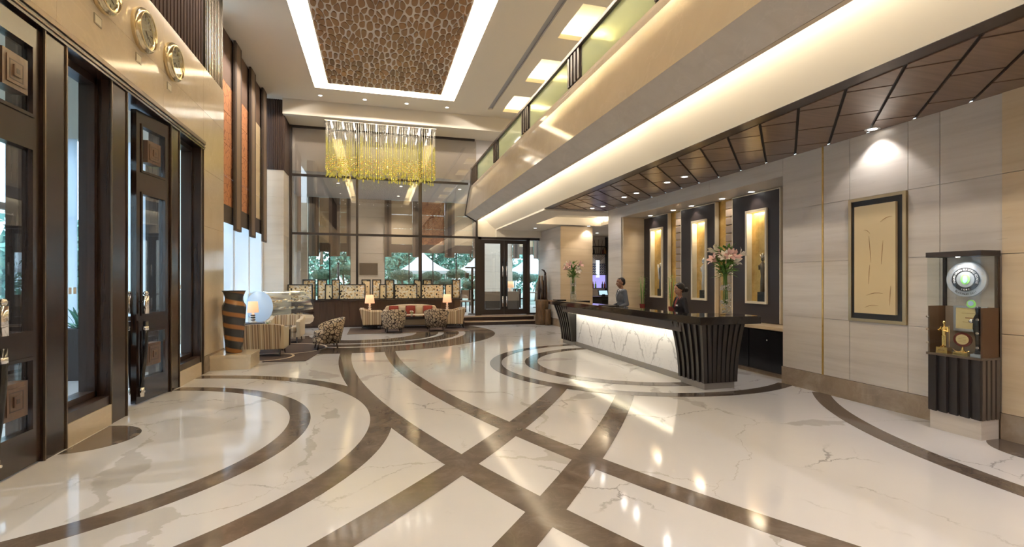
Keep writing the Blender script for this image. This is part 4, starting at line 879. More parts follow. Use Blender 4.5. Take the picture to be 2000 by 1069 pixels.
def person(name, lab, loc, rz, H, female, mats, lookdown):
    """mats: skin, jacket, trousers, shoe ; faces local +x"""
    k = H/1.70; t = thing(name, lab, 'person', loc, rz); sh = .155 if female else .185; hp = .115 if female else .105
    S_ = lambda *p: tuple(k*v for v in p)
    pr = []
    def cap(a, c_, ra, rb, m): pr.append(('c', S_(*a), S_(*c_), ra*k, rb*k, m))
    def ell(c_, r, m): pr.append(('e', S_(*c_), S_(*r), m))
    for sgn in (-1, 1):
        cap((0, sgn*.085, .90), (.015, sgn*.085, .49), .085 if female else .088, .058, 2); cap((.015, sgn*.085, .49), (-.01, sgn*.085, .10), .056, .040, 2)
        cap((-.03, sgn*.085, .045), (.14, sgn*.095, .035), .042, .034, 3)
        sx, sy, sz = 0, sgn*sh, 1.385; ex, ey, ez = -.03, sgn*(sh+.055), 1.10; wx, wy, wz = .20, sgn*(sh-.03), 1.015/k if k else 1
        cap((sx, sy*.86, sz), (ex, ey, ez), .060 if not female else .050, .046 if not female else .040, 1); cap((ex, ey, ez), (wx, wy, wz), .045 if not female else .038, .034 if not female else .029, 1)
        pr.extend(hand((wx*k, wy*k, wz*k), (.97, -sgn*.22, -.03), -sgn, 0))
    ell((0, 0, .95), (.115, .155 if not female else .165, .13), 1); ell((0, 0, 1.10), (.100, .140 if not female else .115, .14), 1)
    ell((.005, 0, 1.25), (.115, .172 if not female else .142, .165), 1); cap((0, -sh*.72, 1.375), (0, sh*.72, 1.375), .068 if not female else .055, .068 if not female else .055, 1)
    if female: ell((.075, .06, 1.25), (.06, .062, .06), 1); ell((.075, -.06, 1.25), (.06, .062, .06), 1)
    hx = .028
    cap((-.01, 0, 1.38), (hx-.005, 0, 1.50), .050 if not female else .042, .047 if not female else .040, 0)
    hz = 1.585; a = lookdown; ca, sa = math.cos(a), math.sin(a)
    def hd(x, y, z): return (hx+x*ca+z*sa, y, hz-x*sa+z*ca)      # head turned down about its own y axis
    ell(hd(-.005, 0, .025), (.098, .076, .090), 0); ell(hd(.018, 0, -.035), (.072, .060, .080), 0); ell(hd(.040, 0, -.090), (.034, .030, .024), 0)
    cap(hd(.088, 0, .012), hd(.108, 0, -.024), .009, .014, 0)
    for sgn in (-1, 1):
        ell(hd(-.008, sgn*.074, -.01), (.020, .008, .030), 0); cap(hd(.082, sgn*.012, .028), hd(.068, sgn*.05, .026), .010, .008, 0); ell(hd(.060, sgn*.036, -.03), (.020, .018, .018), 0)
    cap(hd(.088, -.018, -.058), hd(.088, .018, -.058), .008, .008, 4)
    def over(C, mi):
        x, y, z = C[:, 0]/k, C[:, 1]/k, C[:, 2]/k
        fr = (x > .03) & (mi == 1)
        wv = np.clip((z-1.16)/.24, 0, 1)*.062
        mi = np.where(fr & (z > 1.16) & (z < 1.46) & (np.abs(y) < wv), 5, mi)
        mi = np.where((mi == 5) & (np.abs(y) < .020+.004*np.sin(z*9)), 6, mi)
        if not female: mi = np.where((mi == 0) & (z > 1.385) & (z < 1.445) & (x < .12) & (np.abs(y) < .08), 5, mi)
        mi = np.where((mi == 1) & (z < .93), 2, mi) if female is False and False else mi
        return mi
    me = body_mesh(pr, .0085, mats+(['lips', 'shirt', 'tie'] if not female else ['lips', 'scarf_red', 'scarf_red']), over)
    o = inst('body', me, t)
    # hair: a cap hugging the skull
    hr = []
    if not female:
        hr = [('e', S_(*hd(-.030, 0, .040)), S_(.082, .081, .082), 0), ('e', S_(*hd(-.052, 0, .0)), S_(.058, .079, .075), 0), ('c', S_(*hd(.030, -.035, .090)), S_(*hd(.030, .035, .090)), .022*k, .022*k, 0)]
    else:
        hr = [('e', S_(*hd(-.030, 0, .040)), S_(.092, .087, .088), 0), ('e', S_(*hd(-.052, 0, -.01)), S_(.064, .084, .082), 0), ('e', S_(*hd(-.135, 0, -.045)), S_(.056, .060, .055), 0), ('c', S_(*hd(.036, -.045, .082)), S_(*hd(.036, .045, .082)), .026*k, .026*k, 0), ('c', S_(*hd(.045, .066, .05)), S_(*hd(-.01, .080, .0)), .016*k, .014*k, 0), ('c', S_(*hd(.045, -.066, .05)), S_(*hd(-.01, -.080, .0)), .016*k, .014*k, 0)]
    inst('hair', body_mesh(hr, .008, ['hair'], None, 2), t)
    for sgn in (-1, 1):
        b = MB(); c_ = S_(*hd(.080, sgn*.032, .008)); b.sphere(c_, .011*k, 8, 6); e = inst('eye', b.mesh('eye_white'), t)
        b = MB(); b.sphere((c_[0]+.006*k, c_[1], c_[2]), .007*k, 8, 6); inst('iris', b.mesh('hair'), e)
        b = MB(); b.tube([S_(*hd(.090, sgn*.016, .034)), S_(*hd(.086, sgn*.034, .038)), S_(*hd(.072, sgn*.052, .032))], [.003, .004, .002], 5); inst('eyebrow', b.mesh('hair'), t)
        # lapel
        b = MB(); b.add([S_(.125, sgn*.010, 1.15), S_(.122, sgn*.060, 1.30), S_(.10, sgn*.085, 1.34), S_(.065, sgn*.070, 1.43), S_(.085, sgn*.050, 1.40), S_(.122, sgn*.035, 1.28)], [(0, 1, 5), (1, 2, 3, 4, 5)]); lp = inst('lapel', b.mesh(mats[1]), t)
        s_ = lp.modifiers.new('t', 'SOLIDIFY'); s_.thickness = .008; s_.offset = 0
    if female:
        b = MB(); b.box(.118*k, .135*k, .055*k, .105*k, 1.255*k, 1.285*k); inst('name_badge', b.mesh('white_paint'), t)
    return t
person('person', 'man in grey suit, white shirt and dark tie standing behind the counter', (5.42, 10.05, 0), PI-.12, 1.70, False, ['skin_man', 'suit_grey', 'suit_grey', 'lamp_black'], .10)
person('person', 'woman in black suit with hair bun looking down behind the counter', (5.42, 7.82, 0), PI-.08, 1.585, True, ['skin_woman', 'suit_black', 'suit_black', 'lamp_black'], .24)
# ================================================================ PAINTING on the right wall
t = thing('painting', 'tall cream abstract painting in black and gold frame on the travertine wall', 'painting', (RX, 4.80, 1.10))
y0, y1, z0, z1 = 4.425, 5.175, 1.095, 2.745
def ring(b, x0, x1, ya, yb, za, zb, w): b.box(x0, x1, ya, ya+w, za, zb); b.box(x0, x1, yb-w, yb, za, zb); b.box(x0, x1, ya+w, yb-w, zb-w, zb); b.box(x0, x1, ya+w, yb-w, za, za+w)
b = MB(); ring(b, RX-.03, RX+.012, y0, y1, z0, z1, .04); P('brass_frame', (.50, .40, .24), .35, .8); b.build('gold_frame', 'brass_frame', t)
b = MB(); b.box(RX-.01, RX+.012, y0+.04, y1-.04, z0+.04, z1-.04); b.build('black_mount', 'lamp_black', t)
b = MB(); b.box(RX-.045, RX-.01, y0+.11, y1-.10, z0+.115, z1-.115); cv = b.build('canvas', 'canvas', t)
rnd = random.Random(4)
for (yy, zz, L, a) in ((4.90, 2.28, .10, 2.6), (4.65, 2.42, .16, .35), (4.86, 2.05, .35, 1.65), (4.87, 1.72, .25, 1.5), (4.70, 2.0, .30, 1.5), (4.80, 1.46, .22, .12), (4.84, 1.30, .18, .15), (4.60, 1.45, .25, 1.5)):
    b = MB(); pts = [(RX-.046, yy-math.cos(a)*L*(s-.5), zz+math.sin(a)*L*(s-.5)+.02*math.sin(s*3)) for s in (0, .25, .5, .75, 1)]; b.tube(pts, [.001, .003, .004, .003, .001], 6); b.build('brush_stroke', 'brush', cv)
# ================================================================ AWARD CABINET
AC = thing('award_cabinet', 'glass-topped award cabinet with black ribbed base on white stone', 'display cabinet', (6.1, 3.74, 0))
x0, x1, y0, y1 = 5.95, 6.226, 3.49, 4.0
b = MB(); b.box(x0+.02, x1, y0+.01, y1-.02, 0, .215); b.build('stone_base', 'travertine', AC)
b = MB(); b.box(x0+.012, x1, y0+.012, y1-.012, .215, .82); b.build('base_core', 'black_gap', AC)
for i in range(5):
    w = (y1-y0)/5; b = MB(); b.prism([(x0-.012, y0+i*w+.004), (x0+.012, y0+i*w+w-.006), (x0+.016, y0+i*w+w-.006), (x0+.016, y0+i*w+.004)], 'z', .205, .82); b.build('rib', 'wood_rib', AC)
for i in range(4):
    w = (x1-x0)/4; b = MB(); b.box(x0+i*w+.014, x0+i*w+w-.014, y0-.006, y0+.012, .205, .82); b.build('rib', 'apron_brown', AC)
b = MB(); b.box(x0-.005, x1, y0-.005, y1+.005, .82, .845); b.build('shelf', 'screen_dark', AC)
b = MB(); P('cab_brown', (.075, .035, .015), .3); b.box(x0+.02, x1, y0, y0+.018, .845, 1.36); b.build('side_panel', 'cab_brown', AC); b = MB(); b.box(x0+.02, x1, y1-.018, y1, .845, 1.36); b.build('side_panel', 'cab_brown', AC)
b = MB(); b.box(x1-.015, x1, y0, y1, .845, 1.36); b.build('lower_back', 'leather', AC)
b = MB(); b.box(x1-.008, x1, y0+.02, y1-.02, 1.36, 1.90); b.build('upper_back', 'travertine', AC)
b = MB(); b.box(x1-.03, x1, y0, y0+.03, 1.36, 1.90); b.build('back_post', 'wood_dark', AC); b = MB(); b.box(x1-.03, x1, y1-.03, y1, 1.36, 1.90); b.build('back_post', 'wood_dark', AC)
b = MB(); b.box(x0-.01, x1, y0-.005, y1+.005, 1.90, 1.955); b.build('canopy', 'panel_black', AC)
b = MB(); b.box(x0, x0+.006, y0+.006, y1-.006, .845, 1.90); b.box(x0+.006, x1-.03, y0, y0+.006, 1.36, 1.90); b.box(x0+.006, x1-.03, y1-.006, y1, 1.36, 1.90); b.build('glass_front', 'glass_case', AC)
for z in (.95, 1.10, 1.24):
    for y in (y0+.03, y1-.012):
        b = MB(); b.lathe([(.012, -.012), (.014, .0), (.012, .004)], 10, (x0-.004, y, z), 'x'); b.build('stud', 'chrome', AC)
b = MB(); b.lathe([(.018, 0), (.018, -.004)], 14, (x0+.10, 3.76, 1.899)); b.build('lamp', 'bulb', AC)
spot((x0+.10, 3.76, 1.88), 7, 120, .8, NEUT); spot((6.08, 3.70, 1.86), 4, 110, .8, NEUT)
b = MB(); b.box(x1-.13, x1-.015, y0+.02, y1-.02, 1.085, 1.095); b.build('glass_shelf', 'glass_case', AC)
# ---- round award plaque
def glyphs(ch, size):
    cu = bpy.data.curves.new('t', 'FONT'); cu.body = ch; cu.size = size; cu.align_x = 'CENTER'; cu.extrude = .0008
    o = bpy.data.objects.new('t', cu); COL.objects.link(o); dg = bpy.context.evaluated_depsgraph_get(); dg.update()
    me = bpy.data.meshes.new_from_object(o.evaluated_get(dg)); vs = [tuple(v.co) for v in me.vertices]; fs = [tuple(p.vertices) for p in me.polygons]
    bpy.data.objects.remove(o, do_unlink=True); return vs, fs
def ring_text(b, text, r, size, a0, a1, inside=False):
    """letters round a circle in the local y-z plane, read from -x; angles run clockwise from the top as seen"""
    for i, ch in enumerate(text):
        if ch == ' ': continue
        a = a0+(a1-a0)*(i/(len(text)-1)); vs, fs = glyphs(ch, size); out = []
        for (gx, gy, gz) in vs:
            if not inside: rr = r+gy; aa = a; sx, sz = rr*math.sin(aa)+gx*math.cos(aa), rr*math.cos(aa)-gx*math.sin(aa)
            else: rr = r-gy; aa = a; sx, sz = rr*math.sin(aa)-gx*math.cos(aa), rr*math.cos(aa)+gx*math.sin(aa)
            out.append((-.0-gz, -sx, sz))
        b.add(out, fs)
t = thing('award_plaque', 'round silver green-building award plaque hanging in the cabinet', 'plaque', (x1-.07, 3.735, 1.655))
b = MB(); b.lathe([(.19, 0), (.19, .02), (.185, .028)], 48, axis='x', smooth=False); o = inst('disc', b.mesh('silver'), t); o.rotation_euler = (0, 0, PI)
b = MB(); b.lathe([(.128, -.034), (.128, -.028), (.088, -.028), (.088, -.034)], 48, axis='x', smooth=False, caps=False); b.add([], []); inst('black_ring', b.mesh('lamp_black'), t)
b = MB(); n_ = 48; b.add([(-.0335, r*math.sin(2*PI*k/n_), r*math.cos(2*PI*k/n_)) for r in (.088, .128) for k in range(n_)], [(k, (k+1) % n_, n_+(k+1) % n_, n_+k) for k in range(n_)]); inst('ring_face', b.mesh('lamp_black'), t)
b = MB(); b.lathe([(.084, -.034), (.084, -.028)], 40, axis='x', smooth=False); inst('centre_disc', b.mesh('silver'), t)
b = MB(); ring_text(b, 'INDIAN GREEN BUILDING COUNCIL', .098, .028, -1.95, 1.95); o = inst('lettering', b.mesh('white_paint'), t, (-.0345, 0, 0))
b = MB(); ring_text(b, 'IGBC', .119, .024, PI+.30, PI-.30, True); inst('lettering', b.mesh('white_paint'), t, (-.0345, 0, 0))
b = MB(); ring_text(b, 'PLATINUM 2011', .168, .027, PI+.62, PI-.62, True); inst('lettering', b.mesh('dark_line'), t, (-.029, 0, 0))
b = MB()
for k in range(34):
    a = -1.75+3.5*k/33
    if k % 6 == 5: continue
    b.obox((-.0285, -.158*math.sin(a), .158*math.cos(a)), (.0008, 0, 0), (0, -.010*math.sin(a), .010*math.cos(a)), (0, .0028*math.cos(a), .0028*math.sin(a)))
inst('worn_lettering', b.mesh('stone_grey'), t)
b = MB(); b.lathe([(.05, -.037), (.05, -.034)], 24, axis='x', smooth=False); o = inst('leaf_emblem', b.mesh('green_logo'), t); o.scale = (1, .85, 1.1)
b = MB(); b.lathe([(.03, -.039), (.03, -.037)], 24, axis='x', smooth=False); o = inst('water_emblem', b.mesh('blue_logo'), t); o.scale = (1, .75, 1.35)
t = thing('round_badge', 'small green and blue round badge stuck low beside the award plaque', 'badge', (x0-.002, 3.575, 1.40))
b = MB(); b.lathe([(.042, -.002), (.042, .0)], 24, axis='x', smooth=False); inst('green_disc', b.mesh('green_logo'), t)
b = MB(); b.lathe([(.026, -.004), (.026, -.002)], 24, (0, .004, .006), axis='x', smooth=False); inst('blue_disc', b.mesh('blue_logo'), t)
# ---- certificate
t = thing('certificate', 'framed gold certificate standing on the upper shelf of the cabinet', 'certificate', (x1-.05, 3.72, 1.096))
b = MB(); ring(b, -.01, .01, -.155, .155, 0, .27, .022); inst('frame', b.mesh('silver'), t)
b = MB(); b.box(-.004, .006, -.134, .134, .022, .248); inst('paper', b.mesh('paper'), t)
b = MB(); b.box(-.006, -.004, -.045, .045, .135, .147); b.box(-.0055, -.004, -.08, .08, .19, .194); b.box(-.0055, -.004, -.07, .07, .095, .098); inst('print', b.mesh('brush'), t)
# ---- statuette, oval plaque, dark trophy
t = thing('gold_statuette', 'gold standing figure trophy on a square gold base', 'trophy', (6.03, 3.88, .845))
b = MB(); b.box(-.04, .04, -.055, .055, 0, .065); inst('base', b.mesh('gold'), t, (0, 0, 0))
b = MB(); b.box(-.0415, -.04, -.03, .03, .028, .036); inst('engraving', b.mesh('brush'), t)
Z = .065
pr = [('c', (0, .012, Z+.02), (0, .012, Z+.13), .010, .014, 0), ('c', (0, -.012, Z+.02), (0, -.010, Z+.13), .010, .014, 0), ('c', (-.005, .013, Z+.008), (-.03, .014, Z+.006), .008, .006, 0), ('c', (-.005, -.013, Z+.008), (-.03, -.014, Z+.006), .008, .006, 0),
      ('c', (0, 0, Z+.14), (0, 0, Z+.20), .020, .026, 0), ('c', (0, .03, Z+.215), (0, -.03, Z+.215), .012, .012, 0), ('c', (0, 0, Z+.22), (0, 0, Z+.25), .009, .009, 0), ('e', (0, 0, Z+.268), (.017, .015, .021), 0),
      ('c', (0, .034, Z+.21), (-.012, .046, Z+.175), .009, .008, 0), ('c', (-.012, .046, Z+.175), (-.04, .03, Z+.19), .008, .007, 0), ('c', (0, -.034, Z+.21), (-.012, -.044, Z+.175), .009, .008, 0), ('c', (-.012, -.044, Z+.175), (-.038, -.012, Z+.185), .008, .007, 0)]
inst('figure', body_mesh(pr, .003, ['gold'], None, 2), t)
b = MB(); b.tube([(-.01, -.058, Z+.01), (-.01, -.058, Z+.24)], .003, 6); inst('staff', b.mesh('gold'), t)
t = thing('oval_award', 'oval dark red award plaque on a small gold stand', 'trophy', (6.06, 3.72, .845))
b = MB(); b.box(-.04, .04, -.07, .07, 0, .03); inst('base', b.mesh('gold'), t)
b = MB(); b.lathe([(.03, .03), (.012, .06), (.008, .085)], 14); inst('stem', b.mesh('gold'), t)
b = MB(); b.tube([(-.02, -.08, .055), (-.03, -.05, .035), (-.03, 0, .03), (-.03, .05, .035), (-.02, .08, .055)], .005, 6); inst('scroll', b.mesh('gold'), t)
b = MB(); b.lathe([(.085, -.008), (.085, .008)], 36, axis='x', smooth=False); o = inst('oval', b.mesh('plaque_red'), t, (0, 0, .165)); o.scale = (1, 1, .9)
b = MB(); b.lathe([(.060, -.011), (.060, -.008)], 36, axis='x', smooth=False); o = inst('inscription_plate', b.mesh('paper'), t, (0, 0, .165)); o.scale = (1, 1, .9)
b = MB()
for q in range(4): b.box(-.012, -.011, -.035, .035, .14+q*.016, .143+q*.016)
inst('inscription', b.mesh('brush'), t)
t = thing('dark_trophy', 'glossy black sculptural trophy with silver ball on the right of the cabinet', 'trophy', (6.05, 3.575, .845))
b = MB(); b.box(-.045, .045, -.045, .045, 0, .03); inst('base', b.mesh('silver'), t)
b = MB(); b.lathe([(.03, .03), (.02, .10), (.025, .20), (.045, .30), (.04, .40), (.02, .45), (.024, .50), (.02, .52)], 14); inst('shaft', b.mesh('black_gloss'), t)
b = MB(); b.sphere((-.02, .05, .37), .022, 12, 8); inst('silver_ball', b.mesh('chrome'), t); b = MB(); b.sphere((0, 0, .50), (.024, .024, .028), 12, 8); inst('head', b.mesh('black_gloss'), t)
# ================================================================ LOUNGE
# stone plinth and big striped vase
t = thing('stone_plinth', 'low square cream marble plinth under the big striped vase', 'plinth', (-2.57, 10.32, 0))
b = MB(); b.box(LX+.014, -2.24, 9.95, 10.68, 0, .22); b.build('block', 'marble_cream', t, bevel=.004); b = MB(); b.box(LX+.013, -2.23, 9.94, 10.69, .22, .27); b.build('cap', 'marble_cream', t, bevel=.004)
t = thing('floor_vase', 'tall dark ceramic vase with rust-brown spiral stripes', 'vase', (-2.60, 10.30, .27))
b = MB(); b.lathe([(.13, 0), (.14, .01), (.165, .3), (.19, .6), (.205, .86), (.200, .90), (.17, .95), (.155, 1.0), (.155, 1.06), (.19, 1.155), (.20, 1.165), (.185, 1.165), (.145, 1.06), (.14, .9), (.12, .1), (.01, .05)], 40); inst('body', b.mesh('vase_stripe'), t)
b = MB(); b.lathe([(.195, 1.16), (.205, 1.168), (.195, 1.176), (.182, 1.168)], 40, caps=False); inst('rim', b.mesh('lamp_black'), t)
# rugs
t = thing('rug', 'dark rug with pale ring pattern under the striped armchairs', 'rug', (-2.3, 12.5, .004))
b = MB(); b.prism([(-2.20, 10.70), (-1.38, 10.62), (-1.25, 11.65), (-1.15, 14.6), (-3.45, 14.6), (-3.45, 10.9), (-2.2, 10.9)], 'z', .0035, .012); b.build('pile', 'rug_dark', t)
for cx, cy, r in ((-2.25, 11.35, .55), (-2.1, 12.6, .95)):
    b = MB(); b.arc(cx, cy, r-.05, r, 0, 2*PI, .008, .0135, 64); b.build('pale_ring', 'rug_ring', t)
t = thing('rug', 'brown rug with pale edge under the central sofa group', 'rug', (1.0, 16.5, .004))
b = MB(); b.box(-.85, 2.9, 15.55, 17.28, .0035, .014); b.build('pile', 'rug_brown', t); b = MB(); b.box(-.85, 2.9, 15.45, 15.55, .0035, .0145); b.build('border', 'blind_brown2', t)
# striped armchair: local front is +y
def armchair(lab, loc, rz, w=.80, d_=.72, h=.70, arm='fabric_cream'):
    t = thing('striped_armchair', lab, 'armchair', loc, rz, 'striped armchairs'); hw = w/2
    b = MB()     # flared back with slightly curved top
    def bk(u, v): x = (u-.5)*2; return (x*(hw-.09+.05*v), -d_/2+.10-.10*v-.012*x*x, .16+(h-.16)*v-.03*v*abs(x)**3)
    def bf(u, v): x = (u-.5)*2; return (x*(hw-.09+.05*v), -d_/2+.20-.08*v-.012*x*x, .16+(h-.16)*v-.03*v*abs(x)**3)
    nu, nv = 12, 6
    g = [bk(i/nu, j/nv) for i in range(nu+1) for j in range(nv+1)]+[bf(i/nu, j/nv) for i in range(nu+1) for j in range(nv+1)]
    K = (nu+1)*(nv+1); F = []
    for i in range(nu):
        for j in range(nv): q = [i*(nv+1)+j, (i+1)*(nv+1)+j, (i+1)*(nv+1)+j+1, i*(nv+1)+j+1]; F += [tuple(q), tuple(K+x for x in q[::-1])]
    for i in range(nu):
        for j in (0, nv): a, c_ = i*(nv+1)+j, (i+1)*(nv+1)+j; F.append((a, c_, K+c_, K+a))
    for j in range(nv):
        for i in (0, nu): a, c_ = i*(nv+1)+j, i*(nv+1)+j+1; F.append((a, c_, K+c_, K+a))
    b.add(g, F, False); inst('backrest', b.mesh('fabric_stripe'), t)
    b = MB(); b.box(-hw+.08, hw-.08, -d_/2+.12, d_/2-.06, .15, .28); inst('seat_base', b.mesh('fabric_stripe'), t)
    b = MB(); b.box(-hw+.11, hw-.11, -d_/2+.18, d_/2-.02, .28, .42); me = b.mesh('fabric_stripe'); o = inst('seat_cushion', me, t); mo = o.modifiers.new('b', 'BEVEL'); mo.width = .04; mo.segments = 3
    for s in (-1, 1):
        b = MB(); prof = [(-d_/2+.10, .15), (d_/2-.05, .15), (d_/2-.02, .40), (d_/2+.02, .56), (d_/2-.06, .60), (0, .60), (-d_/2+.06, h-.02), (-d_/2+.02, h-.04)]
        b.prism(prof, 'x', s*(hw-.10), s*hw); o = inst('arm', b.mesh(arm), t); mo = o.modifiers.new('b', 'BEVEL'); mo.width = .025; mo.segments = 3
        for yy, dy in ((d_/2-.10, .04), (-d_/2+.12, -.06)):
            b = MB(); b.tube([(s*(hw-.10), yy, .17), (s*(hw-.08), yy+dy, 0)], [.026, .014], 4, smooth=False); inst('leg', b.mesh('wood_dark'), t)
    return t
armchair('striped fabric armchair seen from behind beside the big vase', (-2.33, 11.62, .0136), .0, .86)
armchair('striped fabric armchair facing the viewer before the pastry case', (-2.30, 13.95, .0136), PI-.05, .84)
armchair('striped fabric armchair at the left end of the central sofa group', (-.16, 16.95, .0145), -PI/2, .78, arm='fabric_stripe')
armchair('striped fabric armchair at the right end of the central sofa group', (2.55, 16.62, .0145), PI/2, .78, arm='fabric_stripe')
# round-backed tub chair: local front is +y
def tubchair(lab, loc, rz):
    t = thing('tub_chair', lab, 'armchair', loc, rz, 'patterned tub chairs'); b = MB(); n_ = 28
    def prof(a):    # a 0 at the back centre, +-1 at the arm fronts
        return .72-.20*abs(a)**1.6
    V = []
    for i in range(n_+1):
        a = -1+2*i/n_; th = -PI/2+a*1.95; ht = prof(a); lean = .07*(1-abs(a)**2)
        for r, z in ((.315, .14), (.345+lean*.5, .42), (.36+lean, ht), (.345+lean, ht+.018), (.315+lean, ht), (.27, .42), (.26, .36)):
            V.append((r*math.cos(th)*1.02, r*math.sin(th), z))
    F = [(i*7+j, (i+1)*7+j, (i+1)*7+j+1, i*7+j+1) for i in range(n_) for j in range(6)]+[tuple(range(7)), tuple(n_*7+k for k in range(7))[::-1]]+[(i*7+6, (i+1)*7+6, (i+1)*7, i*7) for i in range(n_)]
    b.add(V, F, True); inst('shell', b.mesh('fabric_pattern'), t)
    b = MB(); b.lathe([(.30, .14), (.305, .2), (.305, .30)], 28); inst('seat_base', b.mesh('fabric_pattern'), t)
    b = MB(); b.lathe([(.27, .30), (.285, .33), (.285, .39), (.26, .43), (.15, .44), (.001, .44)], 28); inst('seat_cushion', b.mesh('fabric_pattern'), t)
    for x, y in ((-.2, -.2), (.2, -.2), (-.2, .2), (.2, .2)):
        b = MB(); b.tube([(x, y, .16), (x*1.12, y*1.12, 0)], [.024, .014], 6); inst('leg', b.mesh('wood_dark'), t)
    return t
tubchair('patterned brown tub chair turned sideways at the rug edge', (-1.15, 12.35, .0136), PI/2+.25)
tubchair('patterned brown tub chair with its back to the viewer, left of two before the sofa', (.52, 15.62, .0145), .1)
tubchair('patterned brown tub chair with its back to the viewer, right of two before the sofa', (1.86, 15.72, .0145), -.12)
# sofa with cushions
t = thing('sofa', 'cream sofa with dark base against the low timber wall', 'sofa', (1.18, 17.2, .0145))
b = MB(); b.box(-.88, .88, -.35, .42, .10, .30); inst('base', b.mesh('fabric_cream'), t)
for x in (-.42, .42): b = MB(); b.box(x-.41, x+.41, -.40, .25, .30, .44); o = inst('seat_cushion', b.mesh('fabric_cream'), t); mo = o.modifiers.new('b', 'BEVEL'); mo.width = .04; mo.segments = 3
b = MB(); b.prism([(-.86, .30), (.86, .30), (.90, .62), (.84, .72), (.4, .765), (0, .775), (-.4, .765), (-.84, .72), (-.90, .62)], 'y', .22, .42); o = inst('backrest', b.mesh('fabric_cream'), t); mo = o.modifiers.new('b', 'BEVEL'); mo.width = .03; mo.segments = 3
for s in (-1, 1): b = MB(); b.box(min(s*.82, s*.95), max(s*.82, s*.95), -.35, .42, .12, .60); o = inst('arm', b.mesh('fabric_cream'), t); mo = o.modifiers.new('b', 'BEVEL'); mo.width = .04; mo.segments = 3
for x in (-.8, .8):
    for y in (-.28, .36): b = MB(); b.tube([(x, y, .12), (x, y, 0)], .025, 8); inst('leg', b.mesh('wood_dark'), t)
def cushion(b, c_, w, h, th): 
    def f(u, v, s): x, z = u*2-1, v*2-1; e = (1-x**4)*(1-z**4); return (c_[0]+x*w*(1-.06*z*z), c_[1]+s*th*e-.12*(z*h), c_[2]+z*h*(1-.06*x*x))
    b.grid(lambda u, v: f(u, v, -1), 8, 8); b.grid(lambda u, v: f(u, v, 1), 8, 8)
for x, lab in ((-.60, 'left'), (-.03, 'middle'), (.57, 'right')):
    t = thing('red_cushion', 'dark red cushion at the %s of the cream sofa' % lab, 'cushion', (1.18+x, 17.31, .607), group='red sofa cushions')
    b = MB(); cushion(b, (0, 0, 0), .165, .15, .05); inst('cover', b.mesh('cushion_red'), t)
for x, lab in ((-.31, 'left'), (.27, 'right')):
    t = thing('cream_cushion', 'cream cushion between red ones, %s of the two on the sofa' % lab, 'cushion', (1.18+x, 17.33, .603), group='cream sofa cushions')
    b = MB(); cushion(b, (0, 0, 0), .122, .145, .05); inst('cover', b.mesh('fabric_cream'), t)
# coffee tables
def coffee(lab, loc, w, d_, h, rz=0):
    t = thing('coffee_table', lab, 'table', loc, rz); b = MB(); b.box(-w/2, w/2, -d_/2, d_/2, h-.045, h); inst('top', b.mesh('granite_black'), t); b = MB(); b.box(-w/2+.04, w/2-.04, -d_/2+.04, d_/2-.04, h-.10, h-.045); inst('apron', b.mesh('wood_dark'), t)
    for x in (-1, 1):
        for y in (-1, 1): b = MB(); b.box(x*(w/2-.05)-.025, x*(w/2-.05)+.025, y*(d_/2-.05)-.025, y*(d_/2-.05)+.025, 0, h-.10); inst('leg', b.mesh('wood_dark'), t)
coffee('dark coffee table between the two striped armchairs', (-2.35, 12.78, .0136), .60, 1.05, .50)
coffee('long dark coffee table in front of the cream sofa', (1.18, 16.42, .0145), 1.0, .5, .44)
def posy(lab, loc):
    t = thing('flower_pot', lab, 'flower pot', loc); b = MB(); b.lathe([(.03, 0), (.045, .05), (.04, .09), (.032, .09)], 14); inst('pot', b.mesh('ceramic'), t)
    b = MB()
    for k in range(26):
        a = random.uniform(0, 2*PI); e = random.uniform(.2, 1.4); L = random.uniform(.06, .13); c0 = Vector((0, 0, .08)); d_ = Vector((math.cos(a)*math.cos(e), math.sin(a)*math.cos(e), math.sin(e))); sd = Vector((-math.sin(a), math.cos(a), 0))*.012
        b.add([c0, c0+d_*L*.5+sd, c0+d_*L, c0+d_*L*.5-sd], [(0, 1, 2, 3)])
    inst('leaves', b.mesh('leaf_light'), t)
    for k in range(5): b = MB(); a = k*1.25; b.sphere((.05*math.cos(a), .05*math.sin(a), .15+.02*(k % 2)), .02, 8, 6); inst('blossom', b.mesh('petal_white'), t)
posy('small white pot of flowers on the table between striped armchairs', (-2.45, 12.5, .5136)); posy('small white pot of flowers on the table before the sofa', (1.12, 16.3, .4545))
# side tables with lamps
def table_lamp(lab, loc, k=1.0, dark=False):
    t = thing('table_lamp', lab, 'lamp', loc, group='lounge lamps')
    b = MB(); b.lathe([(.09, 0), (.09, .02), (.035, .04), (.055, .09), (.028, .12), (.05, .165), (.026, .20), (.04, .235), (.015, .27), (.012, .33)], 18); inst('base', b.mesh('ceramic'), t)
    if dark:
        for z in (.06, .12, .18): b = MB(); b.lathe([(.05, z), (.062, z+.015), (.05, z+.03)], 16, caps=False); inst('dark_ring', b.mesh('lamp_black'), t)
    b = MB(); b.lathe([(.165*k, .27), (.135*k, .56)], 24, caps=False); o = inst('shade', b.mesh('lamp_shade'), t); mo = o.modifiers.new('s', 'SOLIDIFY'); mo.thickness = .004
    b = MB(); b.sphere((0, 0, .40), .03, 8, 6); inst('bulb', b.mesh('bulb_warm'), t); point((loc[0], loc[1], loc[2]+.42), 7, WARM, .04)
